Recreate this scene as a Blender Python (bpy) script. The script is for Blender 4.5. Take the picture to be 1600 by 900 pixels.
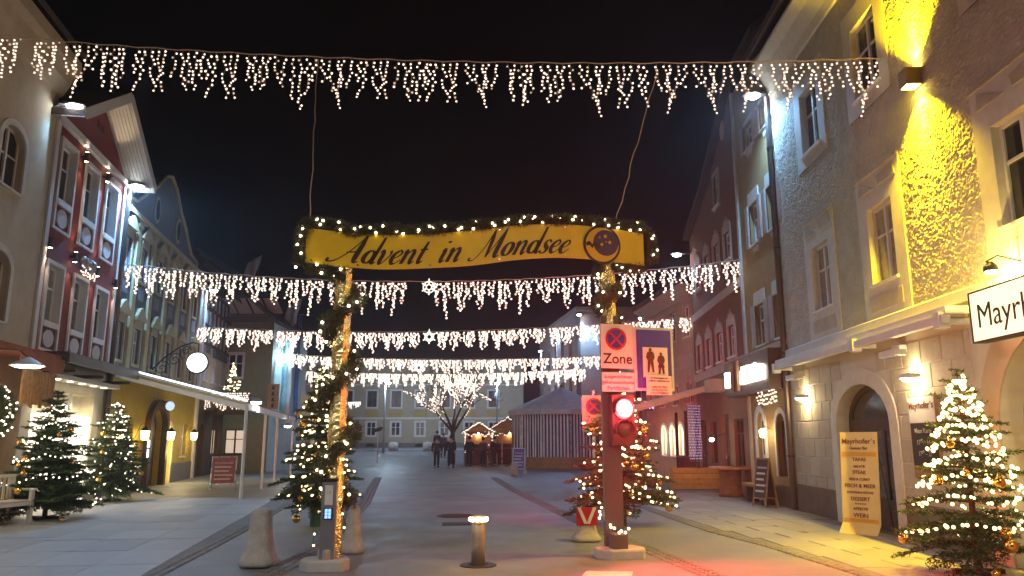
import bpy, bmesh, math, random
import numpy as np
from mathutils import Vector, Matrix, noise
R = math.radians
for o in list(bpy.data.objects): bpy.data.objects.remove(o)
scene = bpy.context.scene
COL = scene.collection
# ------------------------------------------------------------------ camera
cam_d = bpy.data.cameras.new('camera'); cam_d.sensor_width = 36; cam_d.lens = 27
cam_d.clip_start = 0.1; cam_d.clip_end = 2000
cam = bpy.data.objects.new('camera', cam_d); COL.objects.link(cam)
cam.location = (0, 0, 1.6); cam.rotation_euler = (R(90 + 11.17), 0, 0)
scene.camera = cam
# ------------------------------------------------------------------ night sky, moonlight, exposure
world = bpy.data.worlds.new('World'); scene.world = world; world.use_nodes = True
wn = world.node_tree.nodes; wl = world.node_tree.links; wn.clear()
wo = wn.new('ShaderNodeOutputWorld'); wb = wn.new('ShaderNodeBackground'); ws = wn.new('ShaderNodeTexSky')
ws.sky_type = 'NISHITA'; ws.sun_disc = False; ws.sun_elevation = R(-7); ws.sun_rotation = R(200)
wb.inputs['Strength'].default_value = 0.12
wl.new(ws.outputs[0], wb.inputs[0]); wl.new(wb.outputs[0], wo.inputs[0])
sun_d = bpy.data.lights.new('moon', 'SUN'); sun_d.energy = 0.012; sun_d.angle = R(0.5); sun_d.color = (.8, .88, 1)
sun = bpy.data.objects.new('moon', sun_d); COL.objects.link(sun); sun.rotation_euler = (R(48), 0, R(200))
scene.view_settings.view_transform = 'Standard'; scene.view_settings.look = 'None'
scene.view_settings.exposure = 0.12; scene.view_settings.gamma = 1
cy = scene.cycles
cy.use_denoising = True; cy.use_light_tree = True; cy.max_bounces = 6; cy.diffuse_bounces = 3; cy.glossy_bounces = 3
cy.transmission_bounces = 4; cy.transparent_max_bounces = 8; cy.volume_bounces = 0
cy.sample_clamp_indirect = 4; cy.caustics_reflective = False; cy.caustics_refractive = False
try: cy.denoiser = 'OPENIMAGEDENOISE'
except Exception: pass

# ------------------------------------------------------------------ materials
MATS = {}
def mat(name, col, rough=.7, metal=0, vary=.12, vscale=3, bump=0, bscale=40, spec=.4, detail=4, stain=None, stain_scale=.7, stain_amt=.5, rnd=0, alpha=1, trans=0, rvar=.12):
    if name in MATS: return MATS[name]
    m = bpy.data.materials.new(name); m.use_nodes = True; nt = m.node_tree; n = nt.nodes; l = nt.links
    b = n['Principled BSDF']; b.inputs['Roughness'].default_value = rough; b.inputs['Metallic'].default_value = metal
    b.inputs['Specular IOR Level'].default_value = spec
    if trans: b.inputs['Transmission Weight'].default_value = trans
    if alpha < 1: b.inputs['Alpha'].default_value = alpha
    tc = n.new('ShaderNodeTexCoord')
    c4 = (*col, 1)
    nz = n.new('ShaderNodeTexNoise'); nz.inputs['Scale'].default_value = vscale; nz.inputs['Detail'].default_value = detail
    nz.inputs['Roughness'].default_value = .6
    l.new(tc.outputs['Object'], nz.inputs['Vector'])
    mr = n.new('ShaderNodeMapRange'); mr.inputs['From Min'].default_value = .3; mr.inputs['From Max'].default_value = .7
    mr.inputs['To Min'].default_value = 1 - vary; mr.inputs['To Max'].default_value = 1 + vary
    l.new(nz.outputs['Fac'], mr.inputs['Value'])
    mx = n.new('ShaderNodeMix'); mx.data_type = 'RGBA'; mx.blend_type = 'MULTIPLY'; mx.inputs[0].default_value = 1
    mx.inputs[6].default_value = c4; l.new(mr.outputs[0], mx.inputs[7])
    out = mx.outputs[2]
    if rnd:
        oi = n.new('ShaderNodeObjectInfo'); m2 = n.new('ShaderNodeMapRange'); m2.inputs['To Min'].default_value = 1 - rnd; m2.inputs['To Max'].default_value = 1 + rnd
        l.new(oi.outputs['Random'], m2.inputs['Value'])
        mxr = n.new('ShaderNodeMix'); mxr.data_type = 'RGBA'; mxr.blend_type = 'MULTIPLY'; mxr.inputs[0].default_value = 1
        l.new(out, mxr.inputs[6]); l.new(m2.outputs[0], mxr.inputs[7]); out = mxr.outputs[2]
    if stain:
        n2 = n.new('ShaderNodeTexNoise'); n2.inputs['Scale'].default_value = stain_scale; n2.inputs['Detail'].default_value = 7; n2.inputs['Roughness'].default_value = .68
        l.new(tc.outputs['Object'], n2.inputs['Vector'])
        r2 = n.new('ShaderNodeMapRange'); r2.inputs['From Min'].default_value = .45; r2.inputs['From Max'].default_value = .68
        r2.inputs['To Max'].default_value = stain_amt; l.new(n2.outputs['Fac'], r2.inputs['Value'])
        m3 = n.new('ShaderNodeMix'); m3.data_type = 'RGBA'; l.new(r2.outputs[0], m3.inputs[0]); l.new(out, m3.inputs[6]); m3.inputs[7].default_value = (*stain, 1)
        out = m3.outputs[2]
    l.new(out, b.inputs['Base Color'])
    rr = n.new('ShaderNodeMapRange'); rr.inputs['To Min'].default_value = max(0, rough - rvar); rr.inputs['To Max'].default_value = min(1, rough + rvar)
    l.new(nz.outputs['Fac'], rr.inputs['Value']); l.new(rr.outputs[0], b.inputs['Roughness'])
    if bump:
        nb = n.new('ShaderNodeTexNoise'); nb.inputs['Scale'].default_value = bscale; nb.inputs['Detail'].default_value = 3
        l.new(tc.outputs['Object'], nb.inputs['Vector'])
        bp = n.new('ShaderNodeBump'); bp.inputs['Strength'].default_value = bump; bp.inputs['Distance'].default_value = .02
        l.new(nb.outputs['Fac'], bp.inputs['Height']); l.new(bp.outputs[0], b.inputs['Normal'])
    MATS[name] = m; return m
def emit(name, col, strength, sample='NONE', base=(.8, .8, .8)):
    if name in MATS: return MATS[name]
    m = bpy.data.materials.new(name); m.use_nodes = True; b = m.node_tree.nodes['Principled BSDF']
    b.inputs['Base Color'].default_value = (*base, 1); b.inputs['Emission Color'].default_value = (*col, 1); b.inputs['Emission Strength'].default_value = strength
    b.inputs['Roughness'].default_value = .4
    m.cycles.emission_sampling = sample
    MATS[name] = m; return m

white = mat('white_paint', (.74, .73, .70), .55, vary=.06, bump=.05)
trimcream = mat('cream_trim', (.45, .37, .21), .7, vary=.1, bump=.08)
glass = mat('window_glass', (.02, .022, .026), .06, vary=.3, spec=.7, bump=.06, bscale=2.2)
glassc = mat('curtained_glass', (.13, .12, .11), .1, vary=.45, vscale=9, spec=.7, bump=.06, bscale=2.2)
glassd = mat('blind_glass', (.26, .235, .20), .15, vary=.25, vscale=14, spec=.6, bump=.06, bscale=2.2)
black = mat('black_metal', (.02, .02, .02), .45, vary=.2)
darkwood = mat('dark_wood', (.07, .032, .018), .6, vary=.35, vscale=8, bump=.15, bscale=60)
midwood = mat('pale_wood', (.36, .19, .07), .6, vary=.3, vscale=7, bump=.15, bscale=60)
rooftile = mat('roof_tiles', (.07, .05, .045), .8, vary=.3, vscale=6, bump=.5, bscale=12)
steel = mat('steel', (.55, .55, .55), .28, metal=1, vary=.1)
greym = mat('grey_metal', (.2, .2, .21), .45, metal=.3, vary=.12)
pipeM = mat('drain_pipe', (.10, .075, .07), .4, metal=.5)
cableM = mat('cable', (.55, .42, .33), .6)
concrete = mat('concrete', (.40, .37, .33), .85, vary=.22, vscale=5, bump=.5, bscale=35, stain=(.2, .18, .16), stain_scale=3)
woodtrunk = mat('bark', (.09, .05, .03), .85, vary=.3, vscale=12, bump=.4)
needle = mat('fir_needles', (.035, .075, .022), .55, vary=.45, vscale=6)
needle2 = mat('garland_needles', (.07, .075, .03), .6, vary=.45, vscale=8)
goldM = mat('gold_bauble', (.85, .52, .12), .2, metal=1, vary=.05)
foil = mat('gold_foil', (.90, .72, .30), .24, metal=1, vary=.12, bump=1.0, bscale=26)
bulbW = emit('bulb_warm_white', (1, .78, .62), 1.6); bulbD = emit('bulb_dim', (1, .66, .46), .5)
bulbT = emit('tree_bulb', (1, .72, .36), 6, 'FRONT')
bulbG = emit('garland_bulb', (1, .80, .52), 16, 'FRONT')
bulbL = emit('cool_tree_bulb', (1, .87, .68), 4, 'FRONT')
coolE = emit('floodlight_lens', (.85, .93, 1), 60, 'NONE')
warmE = emit('lamp_glass_warm', (1, .82, .5), 25, 'NONE')

# ------------------------------------------------------------------ mesh building
class MB:
    def __init__(s): s.v = []; s.f = []; s.m = []; s.cur = 0
    def add(s, vs, fs):
        b = len(s.v); s.v += [tuple(p) for p in vs]
        for f in fs: s.f.append([b + i for i in f]); s.m.append(s.cur)
        return s
    def box(s, x0, x1, y0, y1, z0, z1):
        vs = [(x0,y0,z0),(x1,y0,z0),(x1,y1,z0),(x0,y1,z0),(x0,y0,z1),(x1,y0,z1),(x1,y1,z1),(x0,y1,z1)]
        return s.add(vs, [(3,2,1,0),(4,5,6,7),(0,1,5,4),(1,2,6,5),(2,3,7,6),(3,0,4,7)])
    def bev(s, x0, x1, y0, y1, z0, z1, c=.01):
        # box with its upper edges chamfered
        vs = [(x0,y0,z0),(x1,y0,z0),(x1,y1,z0),(x0,y1,z0),(x0,y0,z1-c),(x1,y0,z1-c),(x1,y1,z1-c),(x0,y1,z1-c),(x0+c,y0+c,z1),(x1-c,y0+c,z1),(x1-c,y1-c,z1),(x0+c,y1-c,z1)]
        return s.add(vs, [(3,2,1,0),(0,1,5,4),(1,2,6,5),(2,3,7,6),(3,0,4,7),(4,5,9,8),(5,6,10,9),(6,7,11,10),(7,4,8,11),(8,9,10,11)])
    def slab(s, pts, y0, y1):
        # polygon in the x-z plane (counter-clockwise seen from -y) given depth y0..y1
        n = len(pts); vs = [(p[0], y0, p[1]) for p in pts] + [(p[0], y1, p[1]) for p in pts]
        return s.add(vs, [tuple(range(n)), tuple(range(2*n-1, n-1, -1))] + [((i+1) % n, i, n+i, n+(i+1) % n) for i in range(n)])
    def flat(s, pts, z0, z1):
        n = len(pts); vs = [(p[0], p[1], z1) for p in pts] + [(p[0], p[1], z0) for p in pts]
        return s.add(vs, [tuple(range(n)), tuple(range(2*n-1, n-1, -1))] + [((i+1) % n, i, n+i, n+(i+1) % n) for i in range(n)])
    def tube(s, pts, r, n=6, cap=True):
        P = [Vector(p) for p in pts]; k = len(P); rs = r if isinstance(r, (list, tuple)) else [r]*k
        b = len(s.v); ref = None
        for i, p in enumerate(P):
            t = (P[min(i+1, k-1)] - P[max(i-1, 0)]).normalized()
            if ref is None:
                ref = t.orthogonal().normalized()
            ref = (ref - t*ref.dot(t)).normalized(); bi = t.cross(ref)
            for j in range(n):
                a = 2*math.pi*(j+.5)/n; s.v.append(tuple(p + (ref*math.cos(a) + bi*math.sin(a))*rs[i]))
        for i in range(k-1):
            for j in range(n):
                s.f.append([b+i*n+j, b+i*n+(j+1) % n, b+(i+1)*n+(j+1) % n, b+(i+1)*n+j]); s.m.append(s.cur)
        if cap:
            s.f.append([b+j for j in range(n)][::-1]); s.m.append(s.cur)
            s.f.append([b+(k-1)*n+j for j in range(n)]); s.m.append(s.cur)
        return s
    def bar(s, a, b, w, h):
        # rectangular bar between two points
        a = Vector(a); b = Vector(b); t = (b-a).normalized(); u = Vector((0,0,1)).cross(t)
        u = u.normalized() if u.length > 1e-4 else Vector((1,0,0)); v = t.cross(u)
        vs = [p + u*i*w/2 + v*j*h/2 for p in (a, b) for i, j in ((-1,-1),(1,-1),(1,1),(-1,1))]
        return s.add(vs, [(0,3,2,1),(4,5,6,7),(0,1,5,4),(1,2,6,5),(2,3,7,6),(3,0,4,7)])
    def lathe(s, prof, n=16, c=(0,0,0), axis='z', sq=0):
        b = len(s.v); k = len(prof)
        for r, h in prof:
            for j in range(n):
                a = 2*math.pi*j/n
                q = 1
                if sq: q = 1/ (abs(math.cos(a))**(2+sq) + abs(math.sin(a))**(2+sq))**(1/(2+sq))
                x, y = r*q*math.cos(a), r*q*math.sin(a)
                p = (x, y, h) if axis == 'z' else ((x, -h, y) if axis == 'y' else (h, x, y))
                s.v.append((c[0]+p[0], c[1]+p[1], c[2]+p[2]))
        for i in range(k-1):
            for j in range(n):
                s.f.append([b+i*n+j, b+i*n+(j+1) % n, b+(i+1)*n+(j+1) % n, b+(i+1)*n+j]); s.m.append(s.cur)
        s.f.append([b+j for j in range(n)][::-1]); s.m.append(s.cur)
        s.f.append([b+(k-1)*n+j for j in range(n)]); s.m.append(s.cur)
        return s
    def ico(s, c, r):
        for_v, for_f = ICO
        return s.add([(c[0]+v[0]*r, c[1]+v[1]*r, c[2]+v[2]*r) for v in for_v], for_f)
    def ball(s, c, r, n=12, k=8, sz=1):
        return s.lathe([(max(1e-4, r*math.sin(math.pi*i/k)), -r*sz*math.cos(math.pi*i/k)) for i in range(k+1)], n, c)
    def mesh(s, name, mats, smooth=False):
        me = bpy.data.meshes.new(name); me.from_pydata(s.v, [], s.f)
        ms = mats if isinstance(mats, (list, tuple)) else [mats]
        for m in ms: me.materials.append(m)
        if len(ms) > 1: me.polygons.foreach_set('material_index', s.m)
        if smooth: me.polygons.foreach_set('use_smooth', [True]*len(me.polygons))
        me.update(); return me
    def build(s, name, mats, parent=None, smooth=False, loc=None, rot=None):
        return link(name, s.mesh(name, mats, smooth), parent, loc, rot)
_g = (1+5**.5)/2; _q = (1+_g*_g)**.5
ICO = ([(-1/_q,_g/_q,0),(1/_q,_g/_q,0),(-1/_q,-_g/_q,0),(1/_q,-_g/_q,0),(0,-1/_q,_g/_q),(0,1/_q,_g/_q),(0,-1/_q,-_g/_q),(0,1/_q,-_g/_q),(_g/_q,0,-1/_q),(_g/_q,0,1/_q),(-_g/_q,0,-1/_q),(-_g/_q,0,1/_q)],
       [(0,11,5),(0,5,1),(0,1,7),(0,7,10),(0,10,11),(1,5,9),(5,11,4),(11,10,2),(10,7,6),(7,1,8),(3,9,4),(3,4,2),(3,2,6),(3,6,8),(3,8,9),(4,9,5),(2,4,11),(6,2,10),(8,6,7),(9,8,1)])
def link(name, data, parent=None, loc=None, rot=None):
    o = bpy.data.objects.new(name, data); COL.objects.link(o)
    if parent is not None: o.parent = parent
    if loc is not None: o.location = loc
    if rot is not None: o.rotation_euler = rot
    return o
def tag(o, label, cat, group=None, kind=None):
    o['label'] = label; o['category'] = cat
    if group: o['group'] = group
    if kind: o['kind'] = kind
    return o
def thing(name, label, cat, loc=(0,0,0), rz=0, group=None):
    return tag(link(name, None, None, loc, (0,0,rz)), label, cat, group)
def struct(o, label=None):
    o['kind'] = 'structure'
    if label: o['label'] = label
    return o
def catmull(pts, k=6):
    P = [tuple(p) for p in pts]; P = [P[0]] + P + [P[-1]]; out = []
    for i in range(1, len(P)-2):
        p0, p1, p2, p3 = P[i-1], P[i], P[i+1], P[i+2]
        for j in range(k):
            t = j/k; out.append(tuple(.5*(2*b + (c-a)*t + (2*a-5*b+4*c-d)*t*t + (3*b-a-3*c+d)*t**3) for a, b, c, d in zip(p0, p1, p2, p3)))
    out.append(P[-2]); return out
def lerp1(tab, x):
    if x <= tab[0][0]: return tab[0][1]
    for (a, va), (b, vb) in zip(tab, tab[1:]):
        if x <= b: return va + (vb-va)*(x-a)/(b-a)
    return tab[-1][1]
def lamp(name, parent, kind, loc, energy, col, size=.05, rot=None, spot=None, blend=.4):
    d = bpy.data.lights.new(name, kind); d.energy = energy; d.color = col
    if kind == 'AREA': d.size = size
    else: d.shadow_soft_size = size
    if spot: d.spot_size = R(spot); d.spot_blend = blend
    return link(name, d, parent, loc, rot)
def text(name, body, size, m, parent=None, loc=(0,0,0), rot=(R(90),0,0), align='CENTER', bold=0, ext=.002, sx=1):
    c = bpy.data.curves.new(name, 'FONT'); c.body = body; c.size = size; c.align_x = align; c.extrude = ext; c.offset = bold; c.resolution_u = 4
    t = bpy.data.objects.new(name, c); COL.objects.link(t)
    bpy.context.view_layer.update()
    me = bpy.data.meshes.new_from_object(t.evaluated_get(bpy.context.evaluated_depsgraph_get()))
    bpy.data.objects.remove(t); bpy.data.curves.remove(c)
    me.materials.clear(); me.materials.append(m); me.name = name
    o = link(name, me, parent, loc, rot); o.scale = (sx, 1, 1); return o
def gz(y):
    t = min(1, max(0, (y-49)/17)); return .9*t*t*(3-2*t)
CACHE = {}
def cached(key, fn):
    if key not in CACHE: CACHE[key] = fn()
    return CACHE[key]
# ------------------------------------------------------------------ ground, road, pavements
asphalt = mat('frosty_asphalt', (.165, .162, .168), .5, vary=.3, vscale=1.4, bump=.35, bscale=90, stain=(.27, .275, .29), stain_scale=.45, stain_amt=.7, detail=9, rvar=.32)
asphalt2 = mat('side_asphalt', (.165, .16, .16), .55, vary=.25, vscale=1.0, bump=.35, bscale=90, stain=(.25, .25, .255), stain_scale=.6, stain_amt=.6, detail=9, rvar=.3)
slabM = mat('frosted_paving', (.25, .26, .275), .55, vary=.16, vscale=2.2, bump=.2, bscale=70, stain=(.37, .39, .42), stain_scale=.6, stain_amt=.7, rnd=.14, detail=8, rvar=.3)
slabM2 = mat('warm_paving', (.24, .225, .205), .55, vary=.16, vscale=2.2, bump=.2, bscale=70, stain=(.33, .32, .30), stain_scale=.6, stain_amt=.6, rnd=.12, detail=8, rvar=.3)
jointM = mat('paving_joint', (.17, .17, .175), .9, vary=.2)
settM = mat('granite_sett', (.155, .15, .152), .7, vary=.3, vscale=9, bump=.3, rnd=.1)
def sheet(name, xs, ys, z, m):
    mb = MB()
    for y in ys:
        for x in xs: mb.v.append((x, y, z + gz(y)))
    w = len(xs)
    for j in range(len(ys)-1):
        for i in range(w-1): mb.f.append([j*w+i, j*w+i+1, (j+1)*w+i+1, (j+1)*w+i]); mb.m.append(0)
    return struct(mb.build(name, m))
YS = [-60, -20, -5, 0, 5, 10, 20, 30, 40, 46] + [49 + i for i in range(18)] + [70, 80, 110, 200, 300]
sheet('ground', [-300, -60, -25, -10, 0, 10, 25, 60, 300], YS, -.012, asphalt2)
RL = [(-20, -2.9), (0, -2.9), (10, -2.93), (12, -2.9), (20.2, -3.78), (35, -5.93), (49, -7.9), (58, -9.3)]   # left edge of the carriageway
RR = [(-20, 4.6), (0, 4.2), (10, 2.35), (12, 2.01), (15.5, 1.4), (26.2, 0), (40, -1.4), (55.7, -2.9), (58, -3.1)]
PLE = [(-20, -4.1), (0, -4.15), (9.7, -4.32), (12.7, -4.67), (15.4, -5.02), (21.5, -5.9), (34, -7.6), (48, -9.6)]  # kerb line of the left pavement
PRE = [(-20, 5.6), (0, 5.1), (9.8, 4.27), (12.2, 4.0), (14.2, 3.6), (17.5, 3.3), (24, 2.9), (30, 2.8), (40, 2.9)]
def strip(name, le, re, ys, z, m, parent=None):
    mb = MB()
    for y in ys:
        a = le(y) if callable(le) else lerp1(le, y); b = re(y) if callable(re) else lerp1(re, y)
        for k in range(5): mb.v.append((a + (b-a)*k/4, y, z + gz(y)))
    for j in range(len(ys)-1):
        for i in range(4): mb.f.append([j*5+i, j*5+i+1, j*5+6+i, j*5+5+i]); mb.m.append(0)
    return mb.build(name, m, parent)
struct(strip('road', RL, RR, [-20, -5, 0, 5, 10, 12, 15.5, 20, 26, 35, 42, 49, 52, 55, 58], -.005, asphalt))
LW = lambda y: -12.77 - .17*(y-28.81)      # line of the left house fronts
RW = lambda y: 6.61 + .0245*(y-18.29)      # line of the right house fronts
pl = struct(strip('pavement', lambda y: LW(y)-.5, PLE, [-20, -5, 5, 9.7, 12.7, 15.4, 21.5, 28, 34, 48], .004, jointM), 'frosted grey slab pavement along the left house fronts')
pr = struct(strip('pavement', PRE, lambda y: RW(y)+.6, [-20, -5, 5, 9.8, 12.2, 14.2, 17.5, 24, 30, 40], .004, jointM), 'slab pavement along the right house fronts')
rnd = random.Random(5)
def pave(parent, ea, eb, y0, y1, lw, ll, slope, m):
    # rows of slabs following the street; each slab an object sharing one of a few meshes
    me = []
    for k in range(4):
        q = MB().bev(0, ll-.012, 0, lw-.012, 0, .03, .006); me.append(q.mesh('paving_slab', m))
    th = math.atan2(1, slope); n = 0
    ux, uy = math.cos(th), math.sin(th)
    row = 0
    off = ea(0)
    while True:
        # row starts at x offset from the wall line
        any_ = False; c0 = row*lw
        sy = y0 - rnd.random()*ll
        while sy < y1:
            x = ea(sy) + c0; mid = sy + ll/2
            if ea(mid) + c0 + lw < eb(mid) + .04:
                o = link('paving_slab', me[rnd.randrange(4)], parent, (x + lw, sy, -.018 + rnd.uniform(0, .004)), (rnd.gauss(0, .0015), rnd.gauss(0, .0015), th)); n += 1
                any_ = True
            sy += ll
        row += 1
        if row*lw > 9: break
    return n
pave(pl, lambda y: LW(y)+.05, lambda y: lerp1(PLE, y), 7.5, 36, .84, 1.35, -.17, slabM)
pave(pr, lambda y: lerp1(PRE, y)+.14, lambda y: RW(y)+.1, 6, 24, .62, 1.0, -.06, slabM2)
# setts laid in the drainage channels
def setts(name, line, y0, y1, rows, label):
    mb = MB(); r = random.Random(3); y = y0
    while y < y1:
        st = .125 + .012*(y-y0)/10
        for k in range(rows):
            x = lerp1(line, y) + (k-rows/2)*.115; d = r.uniform(-.008, .008)
            mb.bev(x+.006, x+.109, y+d, y+st-.016+d, -.03, .004 + r.uniform(0, .008), .012)
        y += st
    return tag(mb.build(name, settM), label, 'setts', kind='stuff')
setts('drain_channel', RL, 7.5, 34, 3, 'dark granite setts of the drainage channel left of the carriageway')
setts('drain_channel', RR, 7.5, 34, 3, 'dark granite setts of the drainage channel right of the carriageway')
setts('drain_channel', PLE, 7.5, 34, 2, 'row of granite setts edging the frosted left pavement')
setts('drain_channel', PRE, 7.5, 34, 2, 'row of granite setts edging the right pavement before the restaurant')
# asphalt patches and manhole covers
t = thing('manhole_cover', 'round dark manhole cover in the carriageway beyond the lit bollard', 'manhole', (-1.2, 17.1, 0), .2)
mb = MB().lathe([(.42, -.01), (.42, .004), (.40, .006)], 32); mb.build('frame', mat('cast_iron', (.045, .042, .04), .55, metal=.6, vary=.3, bump=.3), t)
mb = MB()
for i in range(-4, 5):
    h = math.sqrt(max(0, .36**2 - (i*.08)**2)); mb.box(-h, h, i*.08-.02, i*.08+.02, .004, .012)
mb.build('tread', MATS['cast_iron'], t)
t2 = thing('gully_grate', 'square dark gully grate in the carriageway nearer the lit bollard', 'grate', (-1.0, 15.5, 0), .1)
MB().box(-.36, .36, -.25, .25, -.01, .004).build('frame', MATS['cast_iron'], t2)
for i in range(9): MB().box(-.32+i*.075, -.285+i*.075, -.21, .21, .004, .012).build('slat', MATS['cast_iron'], t2)
tag(MB().flat([(.75, 9.3), (1.35, 9.3), (1.5, 10.0), (.92, 10.02)], -.004, .0015).build('road_marking', mat('marking_white', (.62, .58, .50), .6, vary=.2, vscale=14)), 'pale painted patch on the asphalt before the traffic light post', 'road marking')

# ------------------------------------------------------------------ facade helpers (local x along the front, local y into the house)
def opening_ids(xs, zs, ops):
    out = set()
    for i in range(len(xs)-1):
        for j in range(len(zs)-1):
            cx = (xs[i]+xs[i+1])/2; cz = (zs[j]+zs[j+1])/2
            if any(a < cx < b and c < cz < d for a, b, c, d, *_ in ops): out.add((i, j))
    return out
def arc(a, b, c, d, rise, n=14):
    # arch soffit points from (a, d-rise) over to (b, d-rise)
    return [((a+b)/2 - (b-a)/2*math.cos(math.pi*i/n), d - rise + rise*math.sin(math.pi*i/n)) for i in range(n+1)]
def wall(mb, u0, u1, v0, v1, ops=(), y=0., dep=.22, side=.35, topcap=False):
    xs = sorted({u0, u1} | {e for o in ops for e in o[:2]}); zs = sorted({v0, v1} | {e for o in ops for e in o[2:4]})
    hole = opening_ids(xs, zs, ops)
    for i in range(len(xs)-1):
        for j in range(len(zs)-1):
            if (i, j) not in hole:
                mb.add([(xs[i],y,zs[j]),(xs[i+1],y,zs[j]),(xs[i+1],y,zs[j+1]),(xs[i],y,zs[j+1])], [(0,1,2,3)])
    for o in ops:
        a, b, c, d = o[:4]; rise = o[4] if len(o) > 4 else 0
        yd = y + dep
        mb.add([(a,y,c),(a,yd,c),(a,yd,d-rise),(a,y,d-rise)], [(3,2,1,0)]); mb.add([(b,y,c),(b,yd,c),(b,yd,d-rise),(b,y,d-rise)], [(0,1,2,3)])
        mb.add([(a,y,c),(b,y,c),(b,yd,c),(a,yd,c)], [(0,1,2,3)])
        if rise:
            P = arc(a, b, c, d, rise); n = len(P)-1
            for k in range(n):
                p, q = P[k], P[k+1]
                mb.add([(p[0],y,p[1]),(q[0],y,q[1]),(q[0],yd,q[1]),(p[0],yd,p[1])], [(3,2,1,0)])
                mb.add([(p[0],y,p[1]),(p[0],y,d),(q[0],y,d),(q[0],y,q[1])], [(3,2,1,0)])
        else:
            mb.add([(a,y,d),(b,y,d),(b,yd,d),(a,yd,d)], [(3,2,1,0)])
    if side:
        mb.add([(u0,y,v0),(u0,y,v1),(u0,y+side,v1),(u0,y+side,v0)], [(0,1,2,3)]); mb.add([(u1,y,v0),(u1,y,v1),(u1,y+side,v1),(u1,y+side,v0)], [(3,2,1,0)])
    return mb
def surround(mb, a, b, c, d, w, y0, y1, ops_top=0, bottom=True, rise=0):
    # raised flat band round an opening
    if rise:
        I = [(a, c)] + arc(a, b, c, d, rise) + [(b, c)]; O = [(a-w, c)] + arc(a-w, b+w, c, d+w, rise+w) + [(b+w, c)]
        for k in range(len(I)-1):
            i0, i1, o0, o1 = I[k], I[k+1], O[k], O[k+1]
            vs = [(p[0], yy, p[1]) for yy in (y0, y1) for p in (i0, i1, o1, o0)]
            mb.add(vs, [(0,3,2,1),(4,5,6,7),(0,1,5,4),(2,3,7,6),(1,2,6,5),(3,0,4,7)])
    else:
        zb = c-w if bottom else c
        mb.box(a-w, a, y0, y1, zb, d+w+ops_top); mb.box(b, b+w, y0, y1, zb, d+w+ops_top); mb.box(a, b, y0, y1, d, d+w+ops_top)
        if bottom: mb.box(a, b, y0, y1, c-w, c)
    return mb
def window(parent, a, b, c, d, y, fm=white, gm=glass, cols=2, rows=(.62,), fw=.055, dep=.06, name='window', sill=True, sm=None, label=None):
    """casement: frame bars with one object for every pane, a sill under it"""
    if gm in (glass, glassc): gm = random.Random(int(a*91+c*57)).choice((glass, glass, glassc, glassd))
    W = b-a; H = d-c
    def mk():
        m = MB(); m.box(0, fw, 0, dep, 0, H); m.box(W-fw, W, 0, dep, 0, H); m.box(fw, W-fw, 0, dep, 0, fw); m.box(fw, W-fw, 0, dep, H-fw, H)
        for i in range(1, cols): x = W*i/cols; m.box(x-.04, x+.04, -.008, dep-.008, fw, H-fw)
        xs = [fw] + [W*i/cols for i in range(1, cols)] + [W-fw]
        for r_ in rows:
            z = H*r_
            for i in range(cols):
                l = xs[i] + (0 if i == 0 else .04); rr = xs[i+1] - (0 if i == cols-1 else .04)
                m.box(l, rr, .006, dep-.012, z-.02, z+.02)
        return m.mesh('window', fm)
    w = link(name, cached(('win', round(W,3), round(H,3), fm.name, cols, rows, fw), mk), parent, (a, y, c))
    if label: w['label'] = label
    xs = [W*i/cols for i in range(cols+1)]; zs = [0] + [H*r_ for r_ in rows] + [H]
    for i in range(cols):
        for j in range(len(zs)-1):
            pw, ph = xs[i+1]-xs[i], zs[j+1]-zs[j]
            me = cached(('pane', round(pw,3), round(ph,3), gm.name), lambda: MB().box(.02, pw-.02, 0, .01, .015, ph-.015).mesh('pane', gm))
            p = link('pane', me, w, (xs[i], dep*.55, zs[j])); p.rotation_euler = (random.Random(i*7+j+a*31).uniform(-.012, .012), 0, random.Random(i+j*3+c*17).uniform(-.012, .012))
    if sill:
        s = cached(('sill', round(W,3), (sm or fm).name), lambda: MB().box(-.06, W+.06, -.16, .0, -.05, -.002).mesh('sill', sm or fm))
        link('sill', s, w, (0, 0, 0))
    return w
def shell(parent, u0, u1, v1, y1=9, y0=.36, m=None):
    MB().box(u0+.01, u1-.01, y0, y1, -.2, v1-.02).build('inner_walls', m or mat('shell_plaster', (.3, .27, .23), .8), parent)
def eave_roof(parent, u0, u1, z, over=.6, rise=4, depth=9, m=None, th=.18):
    # roof with its eave along the front
    a = math.hypot(depth/2+over, rise); mb = MB()
    mb.slab([(0,0),(1,0),(1,1),(0,1)], 0, 0) if False else None
    y0, y1, y2 = -over, depth/2, depth+over
    P = [(y0, z), (y1, z+rise), (y2, z), (y2, z+th), (y1, z+rise+th), (y0, z+th)]
    vs = [(u0, p[0], p[1]) for p in P] + [(u1, p[0], p[1]) for p in P]
    mb.add(vs, [(0,1,4,5),(1,2,3,4),(11,10,7,6),(10,9,8,7),(0,6,7,1),(1,7,8,2),(2,8,9,3),(3,9,10,4),(4,10,11,5),(5,11,6,0)])
    return mb.build('roof', m or rooftile, parent)
def facade(name, label, origin, u, cat='house'):
    return thing(name, label, cat, (origin[0], origin[1], 0), math.atan2(u[1], u[0]))
UL = (-.16764, .98585); UR = (-.02452, -.9997)
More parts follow.
